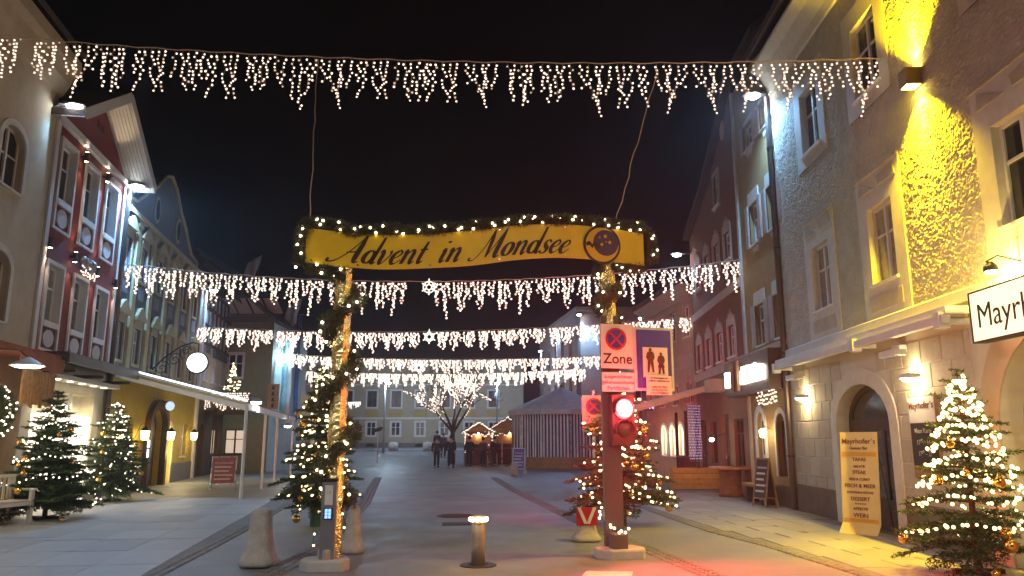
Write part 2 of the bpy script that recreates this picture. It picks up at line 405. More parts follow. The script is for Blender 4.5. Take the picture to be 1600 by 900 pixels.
# ================================================================== RIGHT SIDE
roughM = mat('green_grey_roughcast', (.53, .49, .40), .85, vary=.14, vscale=3, stain=(.42, .38, .30), stain_scale=.9, stain_amt=.5)
smoothtrim = mat('pale_smooth_render', (.64, .60, .52), .75, vary=.08, vscale=6, bump=.08)
blockM = mat('painted_stone_block', (.45, .40, .31), .75, stain=(.34, .29, .21), stain_scale=1.5, stain_amt=.4, vary=.12, vscale=7, bump=.12, rnd=.07)
mortarM = mat('pale_joint_paint', (.60, .56, .46), .8, vary=.08)
plinthM = mat('brown_plinth', (.15, .125, .085), .8, vary=.2, bump=.15)
r1 = facade('restaurant_house', 'green grey roughcast house with restaurant, yellow wall light and rusticated ground floor', (6.61, 18.29), UR)
UC = (2.45, 5.3, 9.15)
# roughcast skin as relief
def roughcast(parent, u1, v0, v1, holes, st=.0135):
    nu = int(round(u1/st)); nv = int(round((v1-v0)/st)); g = np.random.RandomState(4)
    n = g.rand(nv+1, nu+1); k = n.copy()
    for a in (0, 1): k = k + np.roll(n, 1, a)*.5 + np.roll(n, -1, a)*.5
    k = k/3 - .5
    big = g.rand((nv+1)//8+2, (nu+1)//8+2); big = np.kron(big, np.ones((8, 8)))[:nv+1, :nu+1]
    yy = -.012 - .026*k - .007*(big-.5)
    U = np.linspace(0, u1, nu+1); V = np.linspace(v0, v1, nv+1)
    vs = np.stack([np.broadcast_to(U, yy.shape), yy, np.broadcast_to(V[:, None], yy.shape)], -1).reshape(-1, 3)
    uc = (U[:-1]+U[1:])/2; vc = (V[:-1]+V[1:])/2
    ok = np.ones((nv, nu), bool)
    for a, b, c, d in holes: ok &= ~(((uc > a) & (uc < b))[None, :] & ((vc > c) & (vc < d))[:, None])
    j, i = np.nonzero(ok); b = j*(nu+1)+i
    fs = np.stack([b, b+1, b+nu+2, b+nu+1], -1)
    me = bpy.data.meshes.new('wall'); me.from_pydata(vs.tolist(), [], fs.tolist()); me.materials.append(roughM); me.polygons.foreach_set('use_smooth', [True]*len(me.polygons)); me.update()
    return link('wall', me, parent)
holes = [(c-.84, c+.84, 3.6, 6.34) for c in UC] + [(c-.84, c+.84, 7.51, 9.64) for c in UC]
roughcast(r1, 10.1, 3.69, 10.25, holes)
MB().box(10.1, 13.5, 0, .3, 3.69, 10.25).build('wall', roughM, r1)
for c in UC:
    mb = MB(); wall(mb, c-.85, c+.85, 3.69, 6.35, [(c-.47, c+.47, 4.3, 5.68)], -.035, .2, .2)
    w = mb.build('window_surround', smoothtrim, r1)
    mb = MB(); mb.slab([(c-.72, 6.0), (c-.1, 6.0), (c-.66, 6.24)], -.05, -.035); mb.slab([(c+.1, 6.0), (c+.72, 6.0), (c+.66, 6.24), (c+.05, 6.16)], -.05, -.035)
    mb.box(c-.85, c+.85, -.06, -.035, 6.29, 6.35); mb.build('lintel_ornament', blockM, w)
    MB().bev(c-.6, c+.6, -.043, -.03, 3.82, 4.1, .004).build('apron_panel', roughM, w)
    window(r1, c-.47, c+.47, 4.3, 5.68, .08, white, glass, 2, (.62,))
    mb = MB(); wall(mb, c-.85, c+.85, 7.5, 9.65, [(c-.5, c+.5, 7.82, 9.25)], -.035, .2, .2); mb.build('window_surround', smoothtrim, r1)
    window(r1, c-.5, c+.5, 7.82, 9.25, .08, white, glass, 2, (.62,))
shell(r1, 0, 13.5, 10.6, 9, .3)
mb = MB()
pr_ = [(0, 10.2), (-.06, 10.22), (-.12, 10.4), (-.3, 10.68), (-.52, 10.82), (-.52, 10.9), (0.3, 10.9), (.3, 10.2)]
vs = [(u, p[0], p[1]) for u in (-.02, 13.5) for p in pr_]; n = len(pr_)
mb.add(vs, [(i, i+n, (i+1) % n + n, (i+1) % n) for i in range(n)] + [tuple(range(n)), tuple(range(2*n-1, n-1, -1))]); mb.build('cornice', smoothtrim, r1)
eave_roof(r1, -.15, 13.6, 10.92, .75, 5, 9)
# ground floor: joint-coloured wall behind single painted blocks
DA = (2.62, 4.94, 0, 2.62, .72); A2 = (8.05, 10.6, 0, 2.95, 1.25)
mb = MB(); wall(mb, 0, 13.5, 0, 3.69, [DA, A2], 0, .4, .3); mb.build('ground_floor_wall', mortarM, r1)
gf = MB(); surround(gf, DA[0], DA[1], .0, DA[3], .30, -.03, 0, rise=DA[4]); gf.build('door_surround', smoothtrim, r1)
gf = MB(); surround(gf, A2[0], A2[1], .0, A2[3], .42, -.025, 0, rise=A2[4]); gf.build('arch_surround', mat('smooth_ochre_render', (.48, .40, .26), .75, vary=.1), r1)
rws = [3.15, 2.765, 2.38, 1.995, 1.61, 1.225, .84, .6]
rb = random.Random(8)
for k in range(len(rws)-1):
    z1, z0 = rws[k], rws[k+1]; u = -.31*(k % 2) + .02
    while u < 7.55:
        a, b = max(u, .015), min(u + .62 + rb.uniform(-.03, .03), 7.58); u = b
        segs = [(a, b)]
        for (oa, ob, oz0, ot, ri), w in ((DA, .31), (A2, .43)):
            cu = (oa+ob)/2; hw = (ob-oa)/2 + w; sp = ot - ri
            if z0 >= ot + w: continue
            zz = max(z0, sp); f = max(0, 1 - ((zz-sp)/(ri+w))**2)**.5; lo, hi = cu - hw*f, cu + hw*f
            segs = [q for s_ in segs for q in ((s_[0], min(s_[1], lo)), (max(s_[0], hi), s_[1]))]
        for a_, b_ in segs:
            if b_ - a_ > .07:
                W, H = round(b_-a_-.018, 2), round(z1-z0-.018, 3)
                me = cached(('blk', W, H), lambda: MB().add([(0,0,0),(W,0,0),(W,0,H),(0,0,H),(.008,-.012,.008),(W-.008,-.012,.008),(W-.008,-.012,H-.008),(.008,-.012,H-.008)], [(4,5,6,7),(0,1,5,4),(1,2,6,5),(2,3,7,6),(3,0,4,7)]).mesh('stone_block', blockM))
                link('stone_block', me, r1, (a_+.009, -.001, z0+.009))
for a_, b_ in ((0, 2.3), (5.26, 7.6)): MB().bev(a_, b_, -.03, 0, -.05, .6, .01).build('plinth', plinthM, r1)
# door with glazed leaves and fanlight
dr = MB(); a, b = DA[0], DA[1]; y = .22
dr.box(a, a+.12, y, y+.08, 0, 1.9); dr.box(b-.12, b, y, y+.08, 0, 1.9); dr.box(a+.12, b-.12, y, y+.08, 1.84, 1.98); dr.box(a+.78, a+.88, y, y+.08, 0, 1.84); dr.box(b-.88, b-.78, y, y+.08, 0, 1.84)
for x0, x1 in ((a+.12, a+.78), (a+.88, b-.88), (b-.78, b-.12)): dr.box(x0, x1, y+.005, y+.07, 0, .55); dr.box(x0, x1, y+.005, y+.07, 1.76, 1.84)
I = arc(a, b, 0, DA[3], DA[4]); O = arc(a+.1, b-.1, 0, DA[3]-.1, DA[4]-.1)
for k in range(len(I)-1):
    vs = [(p[0], yy, p[1]) for yy in (y, y+.08) for p in (I[k], I[k+1], O[k+1], O[k])]; dr.add(vs, [(0,1,2,3),(7,6,5,4),(0,4,5,1),(2,6,7,3)])
door = dr.build('door', darkwood, r1)
for x0, x1 in ((a+.12, a+.78), (a+.88, b-.88), (b-.78, b-.12)):
    MB().box(x0+.01, x1-.01, y+.03, y+.04, .55, 1.76).build('pane', glassc, door)
MB().slab([(a+.1, 1.98)][:0] + [(b-.1, 1.98)] + O[::-1] + [(a+.1, 1.98)], y+.03, y+.04).build('pane', glass, door)
MB().tube([(a+.95, y-.05, .95), (a+.95, y-.05, 1.25)], .012).build('handle', steel, door)
MB().box(a, b, .0, .4, -.02, .03).build('threshold', plinthM, r1)
ar = MB(); ar.box(8.1, 10.5, .32, .36, 0, 3.0); ar.build('passage_door', midwood, r1)
MB().tube([(8.6, .28, .9), (8.6, .28, 1.2)], .012).build('handle', steel, r1)
# cornice band and folded awning cassette
MB().bev(0, 13.5, -.09, -.001, 3.5, 3.69, .02).build('band', smoothtrim, r1)
aw = MB(); aw.box(.05, 7.7, -.36, -.02, 3.33, 3.44); aw.box(.05, 7.7, -.42, -.3, 3.2, 3.32); awn = aw.build('awning_cassette', white, r1)
aw = MB(); aw.box(.07, 7.68, -.34, -.05, 3.29, 3.33); aw.build('rolled_fabric', mat('awning_beige', (.4, .34, .24), .8), awn)
for u in (.1, 4.6, 7.55):
    MB().box(u-.06, u+.1, -.44, -.28, 3.14, 3.36).box(u-.02, u+.06, -.3, 0, 3.2, 3.28).build('bracket', white, awn)
for u in (.95, 5.75):   # infrared heaters
    h = MB(); h.box(u-.28, u+.28, -.34, -.14, 2.93, 3.03); h.box(u-.05, u+.05, -.22, -.02, 3.0, 3.12); ho = h.build('heater', white, r1)
    MB().box(u-.24, u+.24, -.32, -.16, 2.915, 2.93).build('element', steel, ho)
for u, lz in ((1.02, 2.55), (6.02, 2.6)):   # up-and-down wall lamps
    t = tag(MB().lathe([(.05, -.05), (.14, -.04), (.15, 0), (.14, .03), (.02, .035)], 16).build('wall_lamp', white, None), 'round white wall lamp %s on the restaurant front' % ('beside the drain pipe' if u < 2 else 'right of the arched door'), 'wall lamp')
    p = r1.matrix_basis @ Vector((u, -.14, lz)); t.location = p
    MB().box(-.02, .16, -.03, .03, -.02, .02).build('arm', white, t)
    MB().lathe([(.12, -.03), (.13, -.045), (.09, -.085), (.02, -.1)], 16).build('lens', warmE, t)
    lamp('glow', t, 'POINT', (-.02, 0, -.14), 34, (1, .74, .36), .06); lamp('glow', t, 'POINT', (.02, 0, .10), 18, (1, .78, .42), .04)
# the strong yellow up-and-down light
p = r1.matrix_basis @ Vector((7.03, -.15, 7.2))
t = tag(MB().box(-.12, .12, -.12, .12, -.14, .14).build('facade_light', mat('brass_box', (.3, .2, .05), .4, metal=.6)), 'square box wall light throwing yellow beams up and down the roughcast', 'wall light')
t.location = p; t.rotation_euler = r1.rotation_euler
yE = emit('yellow_lens', (1, .72, .12), 40)
for s_ in (-1, 1):
    MB().box(-.1, .1, -.1, .1, s_*.141 - .004, s_*.141 + .004).build('lens', yE, t)
    lamp('beam', t, 'SPOT', (0, -.02, s_*.17), 3000, (1, .66, .004), .05, (0 if s_ < 0 else R(180), 0, 0), 104, .6)
    lamp('beam', t, 'SPOT', (0, -.02, s_*.17), 4600, (1, .70, .01), .03, (0 if s_ < 0 else R(180), 0, 0), 46, .9)
MB().box(-.03, .03, .12, .16, -.05, .05).build('bracket', black, t)
# illuminated box sign
sg = thing('lit_box_sign', 'glowing pale box sign lettered with the restaurant name above the arch', 'sign', r1.matrix_basis @ Vector((8.42, -.42, 0)), r1.rotation_euler.z)
MB().box(0, 2.6, 0, .16, 2.84, 3.46).build('case', emit('sign_face', (1, .84, .5), 1.25, 'FRONT', (.9, .85, .7)), sg)
fr = MB(); fr.box(-.02, 2.62, -.012, .17, 3.46, 3.48); fr.box(-.02, 2.62, -.012, .17, 2.82, 2.84); fr.box(-.02, 0, -.012, .17, 2.84, 3.46); fr.box(2.6, 2.62, -.012, .17, 2.84, 3.46); fr.build('frame', black, sg)
text('lettering', 'Mayrhofer´s', .44, black, sg, (.12, -.004, 3.0), align='LEFT')
sp = tag(MB().tube([(0,.42,.12),(0,.1,.2),(0,-.05,.12)], .012).build('sign_spotlight', black), 'bright spotlight on an arm above the glowing box sign', 'spotlight')
sp.location = r1.matrix_basis @ Vector((8.95, -.42, 3.66)); sp.rotation_euler = r1.rotation_euler
MB().lathe([(.03, .12), (.08, .06), (.085, .0), (.05, -.01)], 14).build('head', black, sp); MB().lathe([(.07, .0), (.06, -.022), (.01, -.026)], 14).build('lens', emit('spot_lens', (1, .85, .5), 60), sp)
lamp('glow', sp, 'POINT', (0, .05, -.1), 190, (1, .68, .15), .05)
# menu case on the wall
mc = thing('menu_board', 'menu board on the restaurant wall, white header above a chalk blackboard', 'menu board', r1.matrix_basis @ Vector((5.72, -.05, 0)), r1.rotation_euler.z)
MB().box(0, .83, 0, .04, 1.0, 2.28).build('panel', midwood, mc); MB().box(.02, .81, -.012, 0, 1.86, 2.26).build('header', white, mc); MB().box(.03, .80, -.012, 0, 1.2, 1.85).build('blackboard', mat('blackboard', (.02, .018, .016), .6), mc)
text('lettering', 'Mayrhofer´s', .155, mat('print_brown', (.18, .06, .03), .6), mc, (.415, -.016, 2.08), bold=.002); chalk = mat('chalk', (.5, .48, .45), .9)
text('lettering', 'Neue Karte', .11, chalk, mc, (.415, -.016, 1.70)); text('lettering', '11³⁰ – 14', .11, chalk, mc, (.40, -.016, 1.52)); text('lettering', '17³⁰ – 22', .11, chalk, mc, (.42, -.016, 1.35))
# free-standing menu banner
mbn = thing('menu_banner', 'yellow standing menu banner beside the arched restaurant door', 'banner', (6.02, 13.75, .012), R(-52))
byel = mat('banner_cream', (.66, .52, .23), .6, vary=.08); bor = mat('banner_orange', (.60, .32, .04), .6)
mb = MB(); mb.bar((-.33, .02, .1), (.33, .02, .1), .0, .0) if False else None
mb.add([(-.34,-.16,.0),(.34,-.16,.0),(.34,-.01,.17),(-.34,-.01,.17),(-.34,.13,1.72),(.34,.13,1.72),(-.34,-.14,.0),(.34,-.14,.0),(.34,.005,.165),(-.34,.005,.165),(-.34,.145,1.72),(.34,.145,1.72)], [(0,1,2,3),(3,2,5,4),(7,6,9,8),(8,9,10,11),(4,5,11,10),(0,6,7,1),(1,7,8,2),(2,8,11,5),(6,0,3,9),(9,3,4,10)])
mb.build('panel', byel, mbn)
def on_ban(z): return -.01 + .14*(z-.17)/1.55 - .004
tilt = R(90) - math.atan2(.14, 1.55)
for body, sz, z in (('Mayrhofer´s', .125, 1.52), ('Genuss Bar', .07, 1.42), ('TAPAS', .085, 1.22), ('SALATE', .06, 1.11), ('STEAK', .085, 1.0), ('REIS & CURRY', .06, .89), ('FISCH & MEER', .09, .77), ('SAISONALE KÜCHE', .055, .67), ('DESSERT', .09, .55), ('* * * * *', .06, .47), ('APERITIF', .07, .39), ('WEIN', .105, .27)):
    text('lettering', body, sz, MATS['print_brown'], mbn, (0, on_ban(z)-.003, z), (tilt, 0, 0), bold=.001)
for z, h in ((1.30, .075), (.19, .06)):
    o = MB().box(-.31, .31, -.002, .001, 0, h).build('printed_band', bor, mbn, loc=(0, on_ban(z), z), rot=(-math.atan2(.14, 1.55), 0, 0))
MB().tube([(-.3, .14, 1.6), (-.3, .5, .02)], .01).tube([(.3, .14, 1.6), (.3, .5, .02)], .01).build('strut', black, mbn)
# drain pipe at the corner of the restaurant
dp = MB().tube([(6.72, 18.36, 0), (6.72, 18.36, 10.3), (6.55, 18.3, 10.6), (6.2, 18.3, 10.8)], .075, 10); dpo = tag(dp.build('drain_pipe', pipeM), 'dark drain pipe running down the corner beside the roughcast house', 'pipe')
dpo.location = (-.2, 0, 0)
for z in (1.2, 3.6, 6.2, 8.8): MB().lathe([(.088, z), (.088, z+.05)], 10, (6.72, 18.36, 0)).build('clip', black, dpo)

def floodlight(name, loc, aim, label, energy, col=(.24, .55, 1.0), arm=.9):
    # LED street light on a wall arm; aim = horizontal direction of the arm
    a = Vector((aim[0], aim[1], 0)).normalized(); t = thing(name, label, 'street light', loc, math.atan2(a.y, a.x), 'cool white street lights')
    MB().tube([(-arm, 0, -.12), (-arm*.66, 0, .05), (-.1, 0, .08)], .03, 8).build('arm', greym, t)
    mb = MB(); mb.add([(-.28,-.13,.03),(.30,-.15,.03),(.30,.15,.03),(-.28,.13,.03),(-.2,-.09,.11),(.24,-.1,.09),(.24,.1,.09),(-.2,.09,.11)], [(3,2,1,0),(4,5,6,7),(0,1,5,4),(1,2,6,5),(2,3,7,6),(3,0,4,7)]); mb.build('housing', greym, t)
    MB().lathe([(.16, .035), (.165, .0), (.12, -.035), (.03, -.05)], 16, (.04, 0, 0)).build('lens', coolE, t)
    lamp('glow', t, 'SPOT', (.04, 0, -.10), energy, col, .10, (0, R(-14), 0), 158, .55)
    return t
# ---- ochre house
r2 = facade('ochre_house', 'narrow ochre house with pale shutters between drain pipe and red brown house', (6.74, 21.94), UR)
ochre = mat('ochre_plaster', (.36, .24, .10), .85, vary=.12, bump=.15, stain=(.32, .2, .08), stain_scale=.5, stain_amt=.4); shut = mat('pale_shutter', (.50, .42, .36), .65, vary=.1)
ops = []; W2 = 3.64
def shuttered(parent, c, z0, z1, w=.42, sw=.3, top=.38):
    window(parent, c-w, c+w, z0, z1, .1, white, glassc, 2, (.62,), fw=.05)
    s_ = MB(); s_.slab([(c-w-.1, z1), (c+w+.1, z1), (c+w+.05, z1+top), (c-w-.05, z1+top)], -.03, -.002); s_.build('lintel_stucco', smoothtrim, parent); MB().slab([(c-.3, z0-.1), (c+.3, z0-.1), (c+.16, z0-.28), (c, z0-.2), (c-.16, z0-.28)][::-1], -.03, -.002).build('apron_stucco', smoothtrim, parent)
    for sd in (-1, 1):
        x = c + sd*(w+sw/2+.02)
        f = MB(); f.box(x-sw/2, x+sw/2, -.065, -.03, z0-.03, z1+.03)
        sh = f.build('shutter', shut, parent)
        for k in range(int((z1-z0)/.085)): MB().box(x-sw/2+.04, x+sw/2-.04, -.075, -.064, z0+.04+k*.085, z0+.095+k*.085).build('slat', shut, sh)
wins2 = [(1.5, 4.1, 5.2), (3.12, 4.1, 5.2), (1.5, 6.9, 8.05), (3.12, 6.9, 8.05), (1.45, 9.7, 10.45), (3.0, 9.7, 10.45)]
D2 = [(.55, 1.25, 0, 2.35, .35), (2.25, 3.0, .7, 2.25, .375)]
mb = MB(); wall(mb, 0, W2, 0, 12.0, [(c-.42, c+.42, a, b) for c, a, b in wins2] + D2, 0, .25, .3); mb.build('wall', ochre, r2)
for c, a, b in wins2: shuttered(r2, c, a, b, top=.36 if b < 10 else .12)
mb = MB(); surround(mb, *D2[0][:4], .16, -.04, 0, rise=.35); mb.build('door_surround', white, r2)
mb = MB(); surround(mb, *D2[1][:4], .14, -.04, 0, rise=.375); mb.build('window_surround', smoothtrim, r2)
dd_ = MB().box(.55, 1.25, .1, .16, 0, 2.3).build('door', white, r2); MB().box(.7, 1.1, .09, .1, 1.2, 2.1).build('pane', glassc, dd_); MB().tube([(.64, .05, 1.0), (.64, .05, 1.12)], .012).build('handle', steel, dd_)
window(r2, 2.25, 3.0, .7, 2.25, .12, darkwood, glassc, 2, (.6,), sill=False)
mb = MB(); mb.box(-.02, W2, -.1, 0, 3.86, 3.98); mb.box(-.02, W2, -.06, 0, 3.8, 3.86); mb.build('band', shut, r2)
mb = MB(); mb.box(-.1, .06, -.06, 0, 0, 12.0); mb.build('corner_pilaster', smoothtrim, r2)
shell(r2, 0, W2, 11.9, 9)
eave_roof(r2, -.15, W2+.1, 11.95, .5, 4, 9)
mb = MB(); mb.bev(.0, W2, -.025, 0, -.05, .5, .01); mb.build('plinth', plinthM, r2)
# dark sign board with two glowing name signs
sb = thing('shop_signboard', 'dark brown sign board with two glowing white names over the ochre house door', 'signboard', r2.matrix_basis @ Vector((-.75, -.5, 0)), r2.rotation_euler.z)
mb = MB(); mb.slab([(0, 3.02), (.12, 2.8), (4.2, 2.8), (4.25, 3.78), (.05, 3.78), (0, 3.6)], 0, .45); mb.build('case', mat('sign_brown', (.055, .03, .022), .5), sb)
mb = MB(); mb.box(.95, 1.03, -.08, 0, 2.9, 3.72); mb.box(1.6, 1.68, -.08, 0, 2.9, 3.72); mb.build('scroll', midwood, sb)
E_s = emit('name_sign_glow', (1, .93, .78), 14, 'FRONT')
for x0, x1 in ((.22, .88), (1.85, 3.95)):
    mb = MB(); mb.bev(x0, x1, -.05, 0, 3.06, 3.42, .03); mb.build('glowing_panel', E_s, sb)
    text('lettering', 'Wein' if x1 < 1 else 'Hofwirtshaus', .33 if x1 > 1 else .3, E_s, sb, ((x0+x1)/2, -.03, 3.27), bold=.02, ext=.02)
lc = thing('light_curtain', 'small curtain of warm fairy lights hanging under the glowing name sign', 'fairy lights', r2.matrix_basis @ Vector((1.8, -.3, 0)), r2.rotation_euler.z)
wi = MB(); bu = MB(); g = random.Random(2)
for i in range(12):
    x = i*.14 + g.uniform(-.02, .02); wi.tube([(x, 0, 3.35), (x + .02, 0, 2.45)], .003, 3, False)
    for k in range(9): bu.ico((x + g.uniform(-.03, .03), g.uniform(-.03, .03), 3.3 - k*.1 + g.uniform(-.03, .03)), .026)
wi.build('wire', cableM, lc); b_ = bu.build('bulbs', bulbW, lc); b_['kind'] = 'stuff'
wl_ = tag(MB().lathe([(.03, -.1), (.07, -.08), (.09, .08), (.03, .13)], 10).build('wall_lantern', emit('lantern_glow', (1, .8, .48), 22)), 'glowing lantern between the two arched openings of the ochre house', 'lantern')
wl_.location = r2.matrix_basis @ Vector((1.75, -.22, 1.75)); MB().tube([(0, .0, .12), (.06, .0, .2), (.2, 0, .12)], .012).build('bracket', black, wl_); lamp('glow', wl_, 'POINT', (-.12, 0, 0), 22, (1, .75, .4), .08)
# ---- red brown house with gable
r3 = facade('red_brown_house', 'tall red brown gabled house with white crowned windows', (7.0076, 29.4306), (-.04084, -.99917)); W3 = 7.48
redb = mat('red_brown_plaster', (.20, .085, .045), .85, vary=.12, bump=.12, stain=(.14, .07, .045), stain_scale=.8, stain_amt=.4); plpink = mat('pale_pink_render', (.50, .37, .31), .8, vary=.1)
row1 = [6.02, 4.36, 2.72, 1.08]; row2 = [6.1, 4.55, 3.0, 1.5]
ops = [(c-.38, c+.38, 4.1, 5.05) for c in row1] + [(c-.38, c+.38, 7.1, 8.0) for c in row2] + [(4.65, 5.35, 9.2, 10.3)]
mb = MB(); wall(mb, 0, W3, 4.0, 8.9, ops[:8], 0, .2, .3); wall(mb, 4.2, W3, 8.9, 10.6, [ops[8]], 0, .2, 0)
mb.add([(0,0,8.9),(4.2,0,8.9),(4.2,0,10.35),(3.4,0,10.2),(0,0,9.3)], [(0,1,2,3,4)])
mb.add([(4.2,0,10.6),(W3,0,10.6),(W3,0,12.3),(6.6,0,11.7),(4.2,0,10.62)], [(0,1,2,3)]); mb.build('wall', redb, r3)
mb = MB(); wall(mb, 0, W3, 0, 4.0, [(.6, 1.5, 0, 2.3), (2.2, 3.2, .8, 2.2), (4.0, 5.0, 0, 2.4), (5.6, 6.8, .8, 2.2)], 0, .25, .3); mb.build('ground_floor_wall', mat('brown_wash', (.26, .15, .10), .85, vary=.15, bump=.1), r3)
mb = MB(); mb.box(0, W3, -.05, 0, 3.72, 4.0); mb.build('sill_band', plpink, r3)
mb = MB(); mb.bev(0, W3, -.09, 0, 5.98, 6.28, .03); mb.build('band', plpink, r3)
for c in row1 + row2:
    z0, z1 = (4.1, 5.05) if c in row1 else (7.1, 8.0)
    s_ = MB(); surround(s_, c-.38, c+.38, z0, z1, .13, -.05, 0)
    s_.slab([(c-.5, z1+.13), (c+.5, z1+.13), (c+.42, z1+.28), (c+.3, z1+.24), (c+.22, z1+.4), (c+.1, z1+.34), (c, z1+.52), (c-.1, z1+.34), (c-.22, z1+.4), (c-.3, z1+.24), (c-.42, z1+.28)], -.05, 0); s_.build('crowned_surround', plpink, r3)
    window(r3, c-.38, c+.38, z0, z1, .06, white, glassc, 2, (.65,), fw=.05)
s_ = MB(); surround(s_, 4.65, 5.35, 9.2, 10.3, .1, -.04, 0); s_.build('window_surround', plpink, r3); window(r3, 4.65, 5.35, 9.2, 10.3, .06, white, glassc, 2, (.65,), fw=.05)
ov = MB()
P = [(6.25+.2*math.cos(a), 11.35+.36*math.sin(a)) for a in [2*math.pi*i/20 for i in range(20)]]; ov.slab(P, -.05, -.001); ov.build('oval_ornament', plpink, r3)
for u0, u1, v0, v1 in ((2.2, 3.2, .8, 2.2), (5.6, 6.8, .8, 2.2)): window(r3, u0, u1, v0, v1, .1, darkwood, glassc, 3, (.7,), sill=False)
for u0, u1, v1 in ((.6, 1.5, 2.3), (4.0, 5.0, 2.4)):
    d_ = MB().box(u0, u1, .12, .18, 0, v1).build('door', darkwood, r3); MB().box(u0+.15, u1-.15, .11, .12, 1.1, v1-.2).build('pane', glassc, d_); MB().tube([(u0+.1, .07, 1.0), (u0+.1, .07, 1.15)], .012).build('handle', steel, d_)
MB().box(.01, W3-.01, .35, 9, -.2, 8.9).build('inner_walls', MATS['shell_plaster'], r3)
mb = MB(); G = [(0, 9.3), (3.4, 10.2), (4.2, 10.6), (6.6, 11.7), (W3, 12.3)]
vs = [(p[0], y, p[1]+dz) for y in (-.25, 9) for dz in (.02, .2) for p in G]; n = len(G)
fs = []
for i in range(n-1): fs += [(i, i+2*n, i+1+2*n, i+1), (n+i, n+i+1, 3*n+i+1, 3*n+i), (i, i+1, n+i+1, n+i)]
mb.add(vs, fs); mb.build('roof', rooftile, r3)
MB().slab([(0, 8.9), (W3, 8.9), (W3, 12.3), (6.6, 11.7), (4.2, 10.6), (3.4, 10.2), (0, 9.3)], .36, 9).build('gable_block', MATS['shell_plaster'], r3)
# ---- pale house with faded lettering
r4 = facade('pale_pink_house', 'low pale pink house with faded wall lettering beyond the red brown house', (6.32, 36.4), (.0976, -.9952)); W4 = 7.0
pinkw = mat('faded_pink_plaster', (.48, .33, .24), .85, vary=.12, bump=.1)
wr = [.9, 2.75, 4.55, 6.3]; ar4 = [(4.7, 5.35, .95, 2.2, .3), (3.6, 4.25, .95, 2.2, .3), (2.4, 3.05, .95, 2.2, .3)]
mb = MB(); wall(mb, 0, W4, 0, 7.3, [(c-.4, c+.4, 5.6, 6.85) for c in wr] + [(c-.3, c+.3, 3.0, 3.8) for c in wr] + ar4, 0, .22, .3); mb.build('wall', pinkw, r4)
litM = emit('lit_window', (1, .82, .55), 5, 'FRONT')
for c in wr:
    s_ = MB(); surround(s_, c-.4, c+.4, 5.6, 6.85, .12, -.04, 0); s_.build('window_surround', plpink, r4); window(r4, c-.4, c+.4, 5.6, 6.85, .08, white, glassc, 2, (.65,), fw=.05)
    s_ = MB(); surround(s_, c-.3, c+.3, 3.0, 3.8, .1, -.04, 0); s_.build('window_surround', plpink, r4); window(r4, c-.3, c+.3, 3.0, 3.8, .08, white, glassc, 2, (), fw=.05)
for a, b, c, d, ri in ar4:
    s_ = MB(); surround(s_, a, b, c, d, .12, -.05, 0, rise=ri); s_.build('arched_surround', white, r4); window(r4, a, b, c, d, .1, white, litM, 2, (.55,), fw=.05, sill=True, label='brightly lit arched window')
    lamp('glow', r4, 'POINT', ((a+b)/2, -.25, 1.7), 16, (1, .85, .6), .2)
mb = MB(); mb.box(0, W4, -.02, 0, 4.36, 4.9); mb.build('lettering_band', plpink, r4)
text('lettering', 'GASTHAUS  KRONE', .36, mat('faded_letters', (.40, .28, .23), .9), r4, (W4/2, -.024, 4.5), ext=.002)
mb = MB(); mb.slab([(0, 7.1), (W4, 7.1), (W4, 7.5), (0, 7.5)], -.12, 0); vs = [(u, y, z) for u in (0, W4) for y, z in ((-.12, 7.3), (-.5, 7.55), (-.5, 7.6), (0, 7.6))]; mb.add(vs, [(0,4,5,1),(1,5,6,2),(2,6,7,3),(3,2,1,0),(4,5,6,7)]); mb.build('cornice', plpink, r4)
shell(r4, 0, W4, 7.5, 9); eave_roof(r4, -.1, W4+.1, 7.62, .55, 3.2, 9)
# ---- far pink corner house, its end wall to the camera
t = facade('corner_house', 'large pale pink corner house standing out into the square behind the striped tent', (4.85, 54), (1, 0.02)); r5 = t
p5 = mat('dusty_pink_plaster', (.50, .38, .33), .85, vary=.1); g5 = gz(54)
mb = MB(); wall(mb, 0, 9, 0, 10.6, [(c-.45, c+.45, z, z+1.6) for c in (1.8, 4.2, 6.6) for z in (4.2, 7.4)], 0, .2, 0); mb.build('wall', p5, t)
for c in (1.8, 4.2, 6.6):
    for z in (4.2, 7.4): s_ = MB(); surround(s_, c-.45, c+.45, z, z+1.6, .12, -.04, 0); s_.build('window_surround', plpink, t); window(t, c-.45, c+.45, z, z+1.6, .08, white, glassc, 2, (.65,))
# street side of the corner house, running away to the left
Ls = 16; ang = math.atan2(13.8, -1.75)
sd = link('side_wall', None, t); bpy.data.objects.remove(sd)
mbs = MB(); opss = [(c-.5, c+.5, z, z+1.6) for c in (2, 5, 8, 11, 14) for z in (1.2, 4.3, 7.4)]
wall(mbs, 0, Ls, 0, 10.6, opss, 0, .2, 0)
sw = mbs.build('side_wall', p5, t, loc=(0, 0, 0)); sw.rotation_euler = (0, 0, ang - t.rotation_euler.z + math.pi); sw.location = (-1.75*Ls/13.9, 13.8*Ls/13.9, 0)
for a, b, c, d in opss: window(sw, a, b, c, d, .08, white, glassc, 1, (), sill=False) if False else None
for a, b, c, d in opss:
    me = cached('r5pane', lambda: MB().box(-.5, .5, .1, .12, 0, 1.6).mesh('pane', glassc)); link('pane', me, sw, ((a+b)/2, 0, c))
    me = cached('r5sur', lambda: surround(MB(), -.5, .5, 0, 1.6, .12, -.04, 0).mesh('window_surround', plpink)); link('window_surround', me, sw, ((a+b)/2, 0, c))
mb = MB(); q = Vector((-1.75*Ls/13.9, 13.8*Ls/13.9, 0)); n_ = Vector((0, 0, 0))
